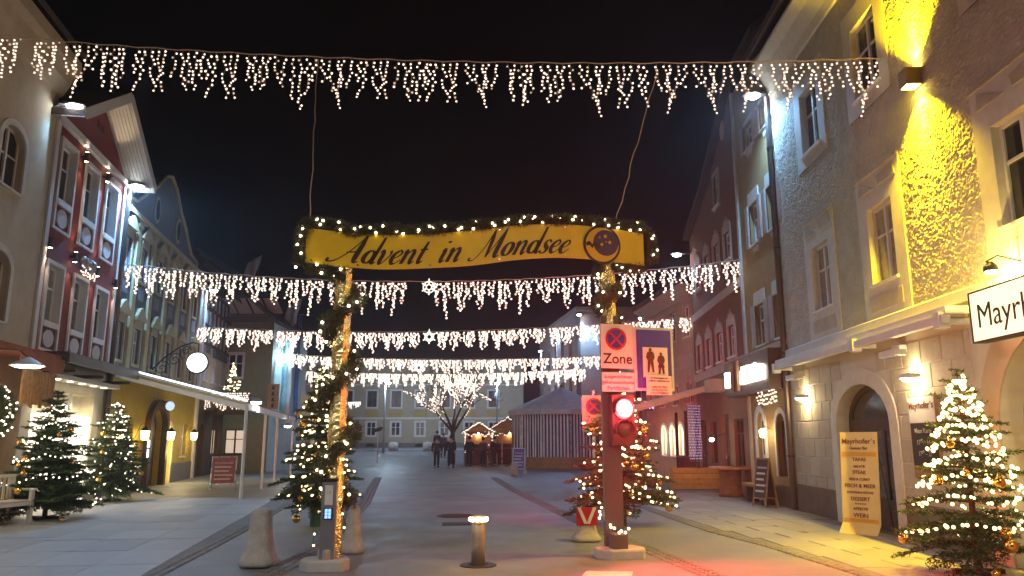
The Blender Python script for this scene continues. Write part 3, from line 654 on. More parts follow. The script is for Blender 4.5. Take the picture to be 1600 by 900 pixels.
mb.flat([(-.35, -.35), (9, -.35), (9, 18), (q.x-.4, q.y)], 10.6, 10.85); mb.flat([(.05, .3), (9, .3), (9, 18), (q.x+.3, q.y)], -.2, 10.5); mb.build('cornice', plpink, t)
mb = MB(); mb.add([(-.4,-.4,10.86),(9,-.4,10.86),(9,18,10.86),(q.x-.45,q.y,10.86),(4,5,13.5),(4,14,13.5)], [(0,1,4),(1,2,5,4),(2,3,5),(3,0,4,5)]); mb.build('roof', rooftile, t)
# street lights on the right fronts
floodlight('street_light', (6.2, 18.3, 10.2), (-1, -.1), 'bright cool street light on the drain pipe corner of the roughcast house', 900)
floodlight('street_light', (6.5, 29.3, 8.7), (-1, 0), 'cool street light on the gable edge of the red brown house', 260)
floodlight('street_light', (6.3, 36.55, 7.3), (-1, -.6), 'cool street light at the eave corner of the pale pink house', 420)
floodlight('street_light', (4.75, 53.4, 10.2), (-.5, -1), 'cool street light on the near corner of the far corner house', 1500)
floodlight('street_light', (3.7, 60.5, 9.7), (-1, 0), 'cool street light halfway along the far corner house', 700)
floodlight('street_light', (2.6, 69.0, 9.4), (-1, 0), 'cool street light at the far end of the corner house', 250)

floodlight('street_light', (5.5, 1.5, 8.2), (-1, .1), 'assumed street light out of view beside the viewer, right side of the street', 900, (1, .78, .5))  # assumed lamp out of view, added to light banner and masts from the front
# ================================================================== LEFT SIDE
L0 = Vector((-12.7677, 28.8145, 0)); ULv = Vector((UL[0], UL[1], 0)); NL = Vector((.98585, .16764, 0))   # NL points out into the street
def Lp(s, out=0, z=0): return L0 + ULv*s + NL*out + Vector((0, 0, z))
AL = math.atan2(UL[1], UL[0])
# ---- cream house at the picture edge
l1 = facade('cream_house', 'cream house with arched windows and wide eaves at the near left', Lp(-24), UL); W = 12.04
creamw = mat('cream_plaster', (.52, .44, .31), .85, vary=.12, bump=.1, stain=(.4, .32, .2), stain_scale=.5, stain_amt=.4)
wc = [1.9, 4.2, 7.9, 10.2]
o1 = [(c-.52, c+.52, 6.75, 8.05, .36) for c in wc] + [(c-.52, c+.52, 4.0, 5.4, .36) for c in wc]
mb = MB(); wall(mb, 0, W, 3.3, 9.7, o1, 0, .25, .3); mb.build('wall', creamw, l1)
for a, b, c, d, ri in o1:
    s_ = MB(); surround(s_, a, b, c, d, .14, -.04, 0, rise=ri); s_.build('arched_surround', smoothtrim, l1)
    window(l1, a, b, c, d, .12, smoothtrim, glassc, 2, (.55,), sm=smoothtrim)
mb = MB(); P = [(0, 9.6), (-.05, 9.62), (-.2, 9.9), (-.25, 10.1), (-.4, 10.2), (-.4, 10.5), (.3, 10.5), (.3, 9.6)]; n = len(P)
vs = [(u, p[0], p[1]) for u in (-.1, W+.06) for p in P]; mb.add(vs, [(i, i+n, (i+1) % n+n, (i+1) % n) for i in range(n)] + [tuple(range(n)), tuple(range(2*n-1, n-1, -1))]); mb.build('cornice', creamw, l1)
shell(l1, 0, W, 10.2, 9); eave_roof(l1, -.1, W+.1, 10.52, .5, 4.5, 9)
mb = MB(); wall(mb, 0, W, 0, 3.3, [(8.3, 11.2, 0, 2.6), (3.5, 7.2, .5, 2.6)], 0, .3, .3); mb.build('ground_floor_wall', mat('warm_brown_front', (.34, .22, .12), .8, vary=.15), l1)
sf = MB().box(8.3, 11.2, .25, .3, 0, 2.6).build('shop_door', midwood, l1)
for i in range(3): MB().box(8.45+i*.93, 9.2+i*.93, .235, .25, .9, 2.45).build('pane', emit('warm_shop_pane', (1, .72, .38), 1.6, 'FRONT'), sf)
MB().box(3.55, 7.15, .2, .25, .5, 2.6).build('shop_window', glassc, l1)
# awning roll and board valance
mb = MB(); mb.box(6.0, W-.1, -.75, -.02, 3.3, 3.42); v = mb.build('awning_roll', mat('rust_awning', (.30, .10, .045), .8, vary=.2), l1)
mb = MB(); mb.box(9.9, W-.05, -.8, -.76, 3.02, 3.34); mb.build('valance', MATS['rust_awning'], v)
g = random.Random(9); u = 10.25
while u < 11.75:
    w_ = g.uniform(.12, .2); z0 = 2.28 + g.uniform(-.05, .06); x = u
    pts = [(x+.01, z0), (x+w_-.01, z0+g.uniform(-.03, .03)), (x+w_-.012+g.uniform(-.02, .02), 2.65), (x+w_-.01, 3.0), (x+.01, 3.0), (x+.012+g.uniform(-.02, .02), 2.65)]
    MB().slab(pts, -.72, -.69).build('plank', mat('rough_board', (.42, .22, .08), .75, vary=.3, vscale=10, bump=.3), l1); u += w_
dl_ = tag(MB().lathe([(.04, .16), (.1, .13), (.28, .02), (.3, 0), (.27, 0)], 20).build('dome_lamp', white), 'white dome lamp glowing under the awning of the cream house', 'lamp')
dl_.location = Lp(-14.9, 1.25, 2.95); MB().lathe([(.26, .0), (.2, -.03), (.02, -.04)], 20).build('lens', warmE, dl_); MB().tube([(0, 0, .15), (-.2, 0, .3), (-1.2, 0, .35)], .015).build('arm', black, dl_); lamp('glow', dl_, 'POINT', (0, 0, -.15), 26, (1, .78, .45), .12)
# ---- dark red house with white trim
l2 = facade('red_house', 'dark red gabled house with white window trim and oval panels', Lp(-11.93), UL); W = 5.03
redM = mat('dark_red_paint', (.165, .022, .02), .7, vary=.12, bump=.06); wtrim = mat('white_trim', (.70, .70, .70), .55, vary=.05)
uc = [.87, 2.46, 4.02]; rows_ = [(3.62, 4.32, 5.66), (6.5, 7.25, 8.68)]
o2 = [(c-.43, c+.43, r[1], r[2]) for c in uc for r in rows_]
mb = MB(); wall(mb, 0, W, 3.55, 9.05, o2, 0, .25, .3); mb.build('wall', redM, l2)
for c in uc:
    for z0, z1, z2 in rows_:
        s_ = MB(); s_.box(c-.52, c-.43, -.05, 0, z0, z2+.09); s_.box(c+.43, c+.52, -.05, 0, z0, z2+.09); s_.box(c-.43, c+.43, -.05, 0, z2, z2+.09); s_.box(c-.43, c+.43, -.07, 0, z1-.14, z1); s_.box(c-.43, c+.43, -.05, 0, z0, z0+.06)
        # white reveal lining
        s_.box(c-.43, c-.425, 0, .24, z1, z2); s_.box(c+.425, c+.43, 0, .24, z1, z2); s_.box(c-.42, c+.42, 0, .24, z2-.006, z2-.001); so = s_.build('window_surround', wtrim, l2)
        zc = (z0+.06+z1-.14)/2; hh = (z1-z0-.2)/2*.82
        MB().slab([(c+.3*math.cos(a), zc+hh*math.sin(a)) for a in [2*math.pi*i/28 for i in range(28)]], -.03, -.001).build('oval_panel', mat('oval_white', (.60, .60, .64), .6, vary=.06), so)
        window(l2, c-.43, c+.43, z1, z2, .14, wtrim, glassc, 2, (.62,), fw=.05, sill=False)
for a_, b_ in ((-.02, .16), (W-.16, W)): MB().box(a_, b_, -.06, 0, 3.5, 9.05).build('corner_board', wtrim, l2)
mb = MB(); mb.bev(-.05, W+.05, -.12, 0, 9.02, 9.22, .03); mb.build('cornice', wtrim, l2)
ax, az = W/2, 10.72
MB().add([(0,-.02,9.22),(W,-.02,9.22),(ax,-.02,az),(0,.3,9.22),(W,.3,9.22),(ax,.3,az)], [(0,1,2),(3,5,4),(0,2,5,3),(1,4,5,2)]).build('gable', redM, l2)
text('house_date', '1568', .3, mat('date_dark', (.06, .02, .02), .7), l2, (ax+.1, -.03, 9.85))
sl = (az-9.2)/ax; OV = .75
rf = MB()
for sd in (-1, 1):
    x0, z0 = ax, az; x1, z1 = ax + sd*(ax+.35), az - sl*(ax+.35)
    vs = [(x, y, z+dz) for dz in (.03, .2) for x, y, z in ((x0,-OV,z0),(x1,-OV,z1),(x1,9,z1),(x0,9,z0))]
    rf.add(vs, [(0,1,2,3),(7,6,5,4),(0,4,5,1),(1,5,6,2),(2,6,7,3)] if sd > 0 else [(3,2,1,0),(4,5,6,7),(1,5,4,0),(2,6,5,1),(3,7,6,2)])
roof2 = rf.build('roof', rooftile, l2)
for sd in (-1, 1):
    for k in range(8):
        y0 = -OV + k*OV/8 + .006; y1 = y0 + OV/8 - .012; x1, z1 = ax + sd*(ax+.35), az - sl*(ax+.35)
        vs = [(x, y, z+dz) for dz in (0, .026) for x, y, z in ((ax+sd*.01,y0,az),(x1,y0,z1),(x1,y1,z1),(ax+sd*.01,y1,az))]
        MB().add(vs, [(0,1,2,3),(7,6,5,4),(0,4,5,1),(1,5,6,2),(2,6,7,3),(3,7,4,0)]).build('plank', mat('soffit_white', (.62, .60, .52), .6, vary=.06, rnd=.04), roof2)
    fb = MB(); x1, z1 = ax + sd*(ax+.37), az - sl*(ax+.37); fb.bar((ax, -OV-.02, az+.1), (x1, -OV-.02, z1+.1), .03, .26); fb.build('bargeboard', wtrim, roof2)
MB().box(.01, W-.01, .36, 9, -.2, 9.2).build('inner_walls', MATS['shell_plaster'], l2)
# lit shop front
mb = MB(); wall(mb, 0, W, 0, 3.55, [(.5, 4.3, .0, 2.75)], 0, .08, .3); mb.build('shop_front_wall', mat('shop_white', (.60, .56, .47), .7, vary=.06), l2)
sh = MB(); sh.add([(.5,.08,.02),(4.3,.08,.02),(4.3,.345,.02),(.5,.345,.02),(.5,.08,2.75),(4.3,.08,2.75),(4.3,.345,2.75),(.5,.345,2.75)], [(0,1,2,3),(2,3,7,6)[::-1],(0,3,7,4),(1,5,6,2),(4,7,6,5)]); sh.build('shop_niche', mat('shop_interior', (.72, .66, .52), .7), l2)
mb = MB(); mb.box(1.55, 1.63, .02, .08, 0, 2.75); mb.box(2.8, 2.88, .02, .08, 0, 2.75); mb.box(.5, 4.3, .02, .08, 2.2, 2.26); mb.build('shop_mullion', wtrim, l2)
gl_shop = mat('clear_shop_glass', (.9, .9, .9), .03, trans=1, vary=0)
for a, b in ((.5, 1.55), (1.63, 2.8), (2.88, 4.3)): MB().box(a+.01, b-.01, .045, .05, .02, 2.2).build('pane', emit('bright_shop_pane', (1, .88, .66), 2.6, 'FRONT', (.7, .62, .5)), l2)
for i in range(5):
    u = .8 + i*.78; d_ = MB().lathe([(.07, .02), (.075, 0), (.06, -.012)], 14, (u, -.35, 2.98)).build('downlight', warmE, l2); lamp('shop_light', l2, 'SPOT', (u, -.35, 2.93), 60, (1, .80, .48), .05, (0, 0, 0), 120, .6)
MB().box(.3, 4.6, -.55, 0, 2.98, 3.08).build('shop_canopy', MATS['shop_white'], l2)
mb = MB(); mb.box(-.05, W+.1, -.85, 0, 3.46, 3.54); mb.box(-.05, W+.1, -.88, -.8, 3.3, 3.5); mb.build('awning_cassette', mat('dark_brown_metal', (.05, .035, .03), .5), l2)
for u in (.6, 2.4, 4.5): MB().box(u, u+.08, -.8, -.1, 3.12, 3.2).build('awning_arm', MATS['dark_brown_metal'], l2)
mb = MB().tube([tuple(Lp(-6.82, .1, 0)), tuple(Lp(-6.82, .1, 9.0))], .08, 10); tag(mb.build('drain_pipe', pipeM), 'dark drain pipe between the red house and the blue grey house', 'pipe')
# up-down wall spots on the red front
spotM = mat('anthracite', (.08, .08, .085), .45, metal=.4)
k = 0
for u, z, up in ((.18, 6.08, 0), (1.66, 6.08, 1), (3.24, 6.05, 1), (4.75, 6.02, 0), (1.66, 8.72, 1), (3.24, 8.72, 1)):
    where = {(.18, 6.08): 'at the lower left corner', (1.66, 6.08): 'between the first two lower windows', (3.24, 6.05): 'between the last two lower windows', (4.75, 6.02): 'beside the drain pipe', (1.66, 8.72): 'below the cornice, first pair of windows', (3.24, 8.72): 'below the cornice, second pair of windows'}[(u, z)]
    t = thing('wall_spot', 'small cylinder wall spot ' + where + ' of the red house', 'wall light', l2.matrix_basis @ Vector((u, -.12, z)), AL, 'wall spots on the red house')
    MB().lathe([(.045, -.12), (.05, -.115), (.05, .12), (.045, .125)], 14).build('body', spotM, t); MB().box(-.02, .02, .04, .12, -.02, .02).build('bracket', spotM, t)
    MB().lathe([(.042, -.121), (.04, -.128)], 14).build('lens', warmE, t)
    lamp('beam', t, 'SPOT', (0, -.01, -.14), 34, (1, .72, .5), .015, (0, 0, 0), 60, .6)
    if up: MB().lathe([(.04, .126), (.042, .132)], 14).build('lens', warmE, t); lamp('beam', t, 'SPOT', (0, -.01, .15), 34, (1, .72, .5), .015, (R(180), 0, 0), 60, .6)
# grey animal ornament with a light net over the middle window
on = thing('window_ornament', 'grey sculpted ornament with tiny lights above the middle lower window of the red house', 'ornament', l2.matrix_basis @ Vector((2.46, -.14, 5.85)), AL)
mb = MB(); g = random.Random(4)
for i in range(9): mb.ball((-.42 + i*.1, g.uniform(-.03, .03), .22 + .08*math.sin(i*1.3)), .09 + g.uniform(-.02, .03), 8, 6)
mb.build('carving', mat('pewter', (.28, .29, .32), .5, metal=.3), on, True)
bu = MB()
for i in range(34): bu.ico((g.uniform(-.5, .5), g.uniform(-.05, 0), g.uniform(-.12, .16)), .022)
b_ = bu.build('bulbs', bulbW, on); b_['kind'] = 'stuff'
# ---- blue grey house with cream pilasters
l3 = facade('blue_grey_house', 'blue grey house with cream pilasters, window pediments and curved gable', Lp(-6.6), UL); W = 11.0
bg = mat('blue_grey_plaster', (.15, .16, .215), .85, vary=.14, bump=.1, stain=(.1, .1, .13), stain_scale=.6, stain_amt=.5)
wb_ = [.45, 2.1, 3.9, 5.7, 7.5, 9.3]; o3 = [(c-.33, c+.33, z, z+1.12) for c in wb_ for z in (3.95, 6.6)]
mb = MB(); wall(mb, 0, W, 3.4, 8.5, o3, 0, .2, .3)
cx = 4.43
prof = [(4.65, 8.5), (4.6, 8.85), (3.6, 8.95), (2.8, 9.4), (2.35, 9.75), (1.6, 10.1), (.75, 10.75), (0, 11.0)]
gp = [(cx+x, z) for x, z in prof] + [(cx-x, z) for x, z in prof[::-1][1:]]
mb.slab(gp, 0, .3); mb.build('wall', bg, l3)
for sx in (-1.4, 1.4):
    a_ = [2*math.pi*i/22 for i in range(22)]
    MB().slab([(cx+sx+.3*math.cos(a), 9.32+.48*math.sin(a)) for a in a_], -.05, -.001).build('oval_surround', trimcream, l3); MB().slab([(cx+sx+.2*math.cos(a), 9.32+.36*math.sin(a)) for a in a_], -.06, -.05).build('oval_pane', glass, l3)
for i in range(len(gp)-1):
    pass
mb = MB(); mb.tube([(x, -.03, z) for x, z in gp], .06, 6); mb.build('gable_coping', trimcream, l3)
for c in [1.28, 3.0, 4.8, 6.6, 8.4, 10.2]:
    mb = MB(); mb.box(c-.17, c+.17, -.08, 0, 3.45, 8.42); mb.box(c-.24, c+.24, -.12, 0, 8.2, 8.42); mb.box(c-.22, c+.22, -.1, 0, 3.4, 3.6); mb.build('pilaster', trimcream, l3)
mb = MB(); mb.bev(0, W, -.16, 0, 8.42, 8.6, .03); mb.build('cornice', trimcream, l3)
pn = mat('blue_panel', (.24, .25, .30), .8)
for c in wb_:
    for z in (3.95, 6.6):
        s_ = MB(); surround(s_, c-.33, c+.33, z, z+1.12, .09, -.05, 0); zt = z+1.21
        s_.box(c-.36, c+.36, -.06, 0, zt, zt+.16); s_.slab([(c-.5, zt+.16), (c+.5, zt+.16), (c+.52, zt+.24), (c+.2, zt+.5), (c, zt+.6), (c-.2, zt+.5), (c-.52, zt+.24)], -.14, 0); s_.build('pediment_surround', trimcream, l3)
        window(l3, c-.33, c+.33, z, z+1.12, .08, white, glassc, 2, (.62,), fw=.045, sill=False)
    mb = MB(); mb.bev(c-.3, c+.3, -.03, 0, 5.98, 6.4, .006); mb.build('panel', pn, l3)
MB().box(.01, W-.01, .36, 9, -.2, 8.5).build('inner_walls', MATS['shell_plaster'], l3)
MB().add([(cx-4.6,.3,8.6),(cx+4.6,.3,8.6),(cx,.3,10.9),(cx-4.6,9,8.6),(cx+4.6,9,8.6),(cx,9,10.9)], [(0,2,5,3),(1,4,5,2),(0,1,2),(3,5,4)]).build('roof', rooftile, l3)
yelM = mat('yellow_plaster', (.50, .36, .05), .8, vary=.12, bump=.1); greypl = mat('grey_plinth', (.17, .16, .16), .8)
AD = (6.5, 7.5, 0, 2.15, .5)
mb = MB(); wall(mb, 0, W, 0, 3.4, [(.3, 1.3, .9, 2.3), (2.0, 2.7, .9, 2.3), (4.2, 6.0, 0, 2.7, .6), AD, (8.9, 9.7, 1.0, 2.2)], 0, .3, .3); mb.build('ground_floor_wall', yelM, l3)
for a_, b_ in ((0, 4.1), (7.6, W)): MB().bev(a_, b_, -.03, 0, -.05, .72, .01).build('plinth', greypl, l3)
for a in (.3, 2.0, 8.9): window(l3, a, a + (1.0 if a < 1 else .75), .95, 2.25, .1, white, glassc, 2, (.6,), fw=.05)
d_ = MB().slab([(6.0, 0)] + [(x, z) for x, z in arc(4.2, 6.0, 0, 2.7, .6)][::-1] + [(4.2, 0)], .2, .26).build('door', darkwood, l3)
for i in range(2):
    for j in range(3): MB().bev(4.32+i*.84, 5.02+i*.84, .17, .2, .15+j*.75, .8+j*.75, .02).build('door_panel', darkwood, d_)
MB().tube([(5.04, .12, 1.0), (5.04, .12, 1.18)], .015).build('handle', steel, d_)
s_ = MB(); surround(s_, 4.2, 6.0, 0, 2.7, .28, -.2, 0, rise=.6); s_.build('door_surround', darkwood, l3)
MB().box(6.5, 7.5, .25, .29, 0, 2.2).build('lit_doorway', emit('bright_doorway', (1, .82, .36), 2.6, 'FRONT'), l3)
s_ = MB(); surround(s_, 6.5, 7.5, 0, 2.15, .14, -.03, 0, rise=.5); s_.build('door_surround', smoothtrim, l3)
lamp('doorway_light', l3, 'POINT', (7.0, -.5, 1.2), 45, (1, .85, .5), .25)
ne = emit('neon_panel', (.55, .75, 1), 5)
np_ = thing('lit_menu_case', 'small bluish lit menu case beside the heavy brown door', 'menu case', l3.matrix_basis @ Vector((3.8, -.2, 1.3)), AL)
MB().box(-.16, .16, 0, .08, -.35, .35).build('case', black, np_); MB().box(-.12, .12, -.006, 0, .05, .28).build('screen', ne, np_); MB().box(-.09, .09, -.006, 0, -.28, -.02).build('screen', ne, np_)
rs = tag(MB().lathe([(.14, -.04), (.16, 0), (.14, .04)], 20, axis='y').build('round_sign', emit('blue_white_sign', (.45, .66, 1), 1.0)), 'small round bluish lit sign above the brown door', 'sign')
rs.location = l3.matrix_basis @ Vector((4.7, -.55, 2.75)); rs.rotation_euler = (0, 0, AL-.9); MB().box(-.02, .02, .0, .5, .13, .17).build('bracket', black, rs)
for k, (u, nm) in enumerate(((.35, 'behind the lit fir nearest the blue grey house'), (2.95, 'left of the heavy brown door'), (6.15, 'between the brown door and the bright doorway'), (9.75, 'at the far end of the yellow wall'))):
    t = thing('wall_lantern', 'warm glass wall lantern ' + nm, 'lantern', l3.matrix_basis @ Vector((u, -.3, 1.75)), AL, 'lanterns on the yellow wall')
    MB().lathe([(.06, -.16), (.11, -.15), (.14, .12), (.13, .13)], 6).build('glass', emit('lantern_amber', (1, .74, .3), 12), t)
    mb = MB(); mb.lathe([(.16, .13), (.08, .22), (.02, .28)], 6); mb.build('cap', black, t); MB().tube([(0, .3, -.1), (0, .15, .34), (0, 0, .36), (0, 0, .27)], .012).build('bracket', black, t)
    lamp('glow', t, 'POINT', (0, -.18, 0), 26, (1, .72, .28), .1)
# ---- half timbered house
l4 = facade('half_timbered_house', 'half timbered house with dark beams and pale infill panels beyond the blue grey house', Lp(4.42), UL); W = 7.6
infill = mat('pale_infill', (.52, .46, .42), .85, vary=.1)
mb = MB(); wall(mb, 0, W, 3.3, 8.3, [(c-.35, c+.35, 4.2, 5.3) for c in (1.2, 2.9, 4.6, 6.3)], 0, .2, .3); mb.build('wall', infill, l4)
for c in (1.2, 2.9, 4.6, 6.3): window(l4, c-.35, c+.35, 4.2, 5.3, .06, white, glassc, 2, (.6,), fw=.05)
for u in [.1 + i*.86 for i in range(9)]: MB().box(u, u+.14, -.06, 0, 5.8, 8.2).build('post', darkwood, l4)
for z in (5.75, 6.55, 7.35, 8.15): MB().box(0, W, -.05, 0, z, z+.14).build('rail', darkwood, l4)
mb = MB(); mb.box(-.18, .12, -.1, 0, 0, 8.3); mb.build('corner_pilaster', white, l4)
text('lettering', 'CAFE', .42, mat('dark_letters', (.05, .04, .05), .6), l4, (1.4, -.03, 5.42), bold=.01)
mb = MB(); mb.box(2.6, 5.6, -.1, 0, 5.36, 5.72); mb.build('name_board', mat('dark_board', (.035, .03, .04), .5), l4)
mb = MB(); wall(mb, 0, W, 0, 3.3, [(1.0, 2.0, 0, 2.3, .5), (3.6, 5.0, .9, 2.1)], 0, .3, .3); mb.build('ground_floor_wall', mat('dark_brown_front', (.09, .055, .035), .8, vary=.2, bump=.1), l4)
MB().box(1.0, 2.0, .2, .26, 0, 2.4).build('door', darkwood, l4); window(l4, 3.6, 5.0, .9, 2.1, .1, darkwood, emit('dim_warm_pane', (1, .75, .5), .5), 3, (), fw=.06)
MB().box(.01, W-.01, .36, 9, -.2, 8.3).build('inner_walls', MATS['shell_plaster'], l4); eave_roof(l4, -.1, W+.1, 8.32, .7, 4, 9)
# ---- house standing out into the street, gable end towards the camera
l5 = facade('gabled_corner_house', 'olive house with deep boarded gable overhang standing out into the street', (-19.5, 39.2), (1, 0)); W = 7.25
olive = mat('olive_plaster', (.20, .19, .09), .85, vary=.12, bump=.1)
mb = MB(); wall(mb, 0, W, 0, 7.6, [(5.0, 5.75, 4.7, 5.9), (2.6, 3.4, 4.7, 5.9), (5.1, 6.1, .9, 2.1)], 0, .2, 0); mb.build('wall', olive, l5)
for a, b, c, d in ((5.0, 5.75, 4.7, 5.9), (2.6, 3.4, 4.7, 5.9)): s_ = MB(); surround(s_, a, b, c, d, .1, -.04, 0); s_.build('window_surround', smoothtrim, l5); window(l5, a, b, c, d, .08, white, glassc, 2, (.6,), fw=.05)
window(l5, 5.1, 6.1, .9, 2.1, .08, darkwood, MATS['dim_warm_pane'], 2, (.6,), fw=.05)
MB().add([(0,.0,7.6),(W,.0,7.6),(W/2,.0,10.8),(0,.3,7.6),(W,.3,7.6),(W/2,.3,10.8)], [(0,1,2),(3,5,4),(0,2,5,3),(1,4,5,2)]).build('gable', olive, l5)
icew = mat('cyan_lit_render', (.45, .58, .62), .8, vary=.1)  # pale wall with the lamp's cyan cast put into its colour
MB().box(W-.3, W, .02, 6.6, 0, 7.55).build('street_wall', icew, l5)
MB().box(.1, W-.31, .36, 6.6, -.1, 7.5).build('inner_walls', MATS['shell_plaster'], l5)
rf = MB(); sl5 = 3.2/(W/2)
for sd in (-1, 1):
    x1 = W/2 + sd*(W/2+.6); z1 = 10.95 - sl5*(W/2+.6)
    vs = [(x, y, z+dz) for dz in (0, .2) for x, y, z in ((W/2,-1.6,10.95),(x1,-1.6,z1),(x1,7,z1),(W/2,7,10.95))]
    rf.add(vs, [(0,1,2,3),(7,6,5,4),(0,4,5,1),(1,5,6,2),(2,6,7,3)] if sd > 0 else [(3,2,1,0),(4,5,6,7),(1,5,4,0),(2,6,5,1),(3,7,6,2)])
roof5 = rf.build('roof', rooftile, l5)
mb = MB(); mb.box(-.4, W+.4, -1.5, -1.35, 7.35, 7.6); mb.build('tie_beam', darkwood, roof5)
for k in range(5):
    x0 = 3.9 + k*.78
    mb = MB(); mb.add([(x0,-1.3,7.62+.9),(x0+.66,-1.3,7.62+.9),(x0+.66,-.1,7.62+.35),(x0,-.1,7.62+.35),(x0,-1.3,7.66+.9),(x0+.66,-1.3,7.66+.9),(x0+.66,-.1,7.66+.35),(x0,-.1,7.66+.35)], [(0,1,2,3)[::-1],(4,5,6,7),(0,1,5,4),(1,2,6,5),(2,3,7,6),(3,0,4,7)]); mb.build('soffit_panel', infill, roof5)
floodlight('street_light', (-11.55, 40.2, 6.75), (1, -.2), 'cool street light on the street wall of the gabled corner house', 380, (.45, .85, 1))
for k, (X, Y, z0, z1, nm) in enumerate(((-12.0, 41.5, 7.2, 9.3, 'lower'), (-14.2, 41.0, 9.6, 11.6, 'upper'))):
    f = thing('flag', 'pale blue flag hanging from a pole, %s of two at the gabled corner house' % nm, 'flag', (X, Y, 0)); MB().tube([(0, 0, z0-.8), (.55, 0, z1+.2)], .025).build('pole', black, f)
    mb = MB(); nx, nz = 6, 12
    for j in range(nz+1):
        for i in range(nx+1):
            t_ = j/nz; mb.v.append((.5 - t_*.55*1 - i/nx*.75*(1-.15*t_) + .0, .07*math.sin(i*1.6 + j*.5), z1 - (z1-z0)*t_ + i/nx*-.5*(1-t_)))
    for j in range(nz):
        for i in range(nx): mb.f.append([j*(nx+1)+i, j*(nx+1)+i+1, (j+1)*(nx+1)+i+1, (j+1)*(nx+1)+i]); mb.m.append(0)
    c_ = mb.build('cloth', mat('flag_blue', (.35, .6, .75), .8), f, True); sm_ = c_.modifiers.new('thickness', 'SOLIDIFY'); sm_.thickness = .006
vs_ = thing('vertical_sign', 'narrow upright yellow wooden sign with dark marks on the gabled corner house', 'sign', (-12.0, 38.9, 3.7))
MB().box(-.28, .28, 0, .08, -.6, .65).build('board', midwood, vs_)
for i in range(4):
    mb = MB(); mb.slab([(-.08, .38-i*.3), (.08, .38-i*.3), (.02, .52-i*.3), (.1, .58-i*.3), (-.06, .56-i*.3)], -.012, -.001); mb.build('mark', black, vs_)
# ---- far building closing the square
f0 = facade('town_hall', 'long pale yellow two storey building closing the far end of the square', (-22, 68), (1, 0)); W = 23
fw_ = mat('pale_yellow_plaster', (.46, .40, .29), .85, vary=.08); g0 = .88
fx = [-21+ .0 + i*2.12 for i in range(0)] + [1.2 + i*2.13 for i in range(10)]
ofu = [(c-.42, c+.42, 4.4, 5.8) for c in fx]; ofl = [(c-.38, c+.38, 1.95, 3.1) for c in fx]
mb = MB(); wall(mb, 0, W, .2, 8.3, ofu + ofl, 0, .2, .3); mb.build('wall', fw_, f0)
for a, b, c, d in ofu + ofl: s_ = MB(); surround(s_, a, b, c, d, .13, -.04, 0); s_.build('window_surround', white, f0); window(f0, a, b, c, d, .06, white if d < 4 else darkwood, glassc if d < 4 else glass, 2, (.6,), fw=.05, sill=False)
pa = mat('panel_yellow', (.48, .36, .14), .85)
for c in fx: MB().box(c-.6, c+.6, -.02, 0, 3.55, 4.15).build('apron_panel', pa, f0)
mb = MB(); mb.box(0, W, -.06, 0, 3.35, 3.5); mb.box(0, W, -.06, 0, 6.3, 6.42); mb.build('band', white, f0)
mb = MB(); mb.bev(0, W, -.1, 0, .3, 1.35, .02); mb.build('plinth', mat('grey_stone', (.22, .2, .19), .85, vary=.2), f0)
for c in fx: MB().slab([(c+.42*math.cos(a), 1.0+.26*math.sin(a)) for a in [math.pi*i/10 for i in range(11)]], -.12, -.1).build('cellar_vent', black, f0)
mb = MB(); mb.bev(-.2, W+.2, -.4, 0, 8.2, 8.5, .05); mb.build('cornice', white, f0)
MB().box(.05, W-.05, .36, 10, .2, 8.2).build('inner_walls', MATS['shell_plaster'], f0); eave_roof(f0, -.2, W+.2, 8.5, .5, 3, 10)

# tall cloth banners hanging beside the street wall
for k, (X, Y, w_, z0, z1, cols_, nm) in enumerate(((-12.02, 40.6, .42, 2.2, 7.0, ('pale', 'sky', 'pale'), 'pale blue and white'), (-12.5, 43.5, .5, 2.6, 8.6, ('green', 'pale', 'deep'), 'green, white and blue'))):
    hbn = thing('hanging_banner', 'tall narrow %s cloth banner hanging beside the gabled corner house' % nm, 'banner', (X, Y, 0), -.15)
    cm = {'pale': mat('cloth_white', (.62, .66, .68), .85), 'sky': mat('cloth_sky', (.25, .52, .66), .85), 'green': mat('cloth_green', (.10, .35, .22), .85), 'deep': mat('cloth_deep_blue', (.05, .14, .42), .85)}
    for j, c_ in enumerate(cols_):
        mb = MB(); ns = 18
        for i in range(ns+1):
            z = z1 - (z1-z0)*i/ns; yy = .05*math.sin(i*.8+k)
            for x in (j, j+1): mb.v.append((w_*(x/3-.5)*2*.5*2, yy + .02*math.sin(x*2), z))
        for i in range(ns): mb.f.append([2*i, 2*i+2, 2*i+3, 2*i+1]); mb.m.append(0)
        o_ = mb.build('cloth_band', cm[c_], hbn, True); so_ = o_.modifiers.new('thickness', 'SOLIDIFY'); so_.thickness = .006
    MB().tube([(-w_*1.2, .05, z1+.03), (w_*1.2, .05, z1+.03)], .025, 6).build('crossbar', steel, hbn); MB().tube([(-w_*1.2, .05, z1+.03), (-w_*2.6, .6, z1+.03)], .02, 6).build('arm', steel, hbn)
# ------------------------------------------------------------------ street lights on the left fronts
floodlight('street_light', tuple(Lp(-12.2, .42, 9.25)), tuple(NL), 'cool street light under the gable at the near corner of the red house', 2200, arm=.45)
floodlight('street_light', tuple(Lp(-6.9, .3, 9.05)), tuple(NL), 'cool street light between the red house and the blue grey house', 1700, arm=.35)
floodlight('street_light', tuple(Lp(4.3, .35, 8.0)), tuple(NL), 'cool street light at the corner of the half timbered house', 420, arm=.4)
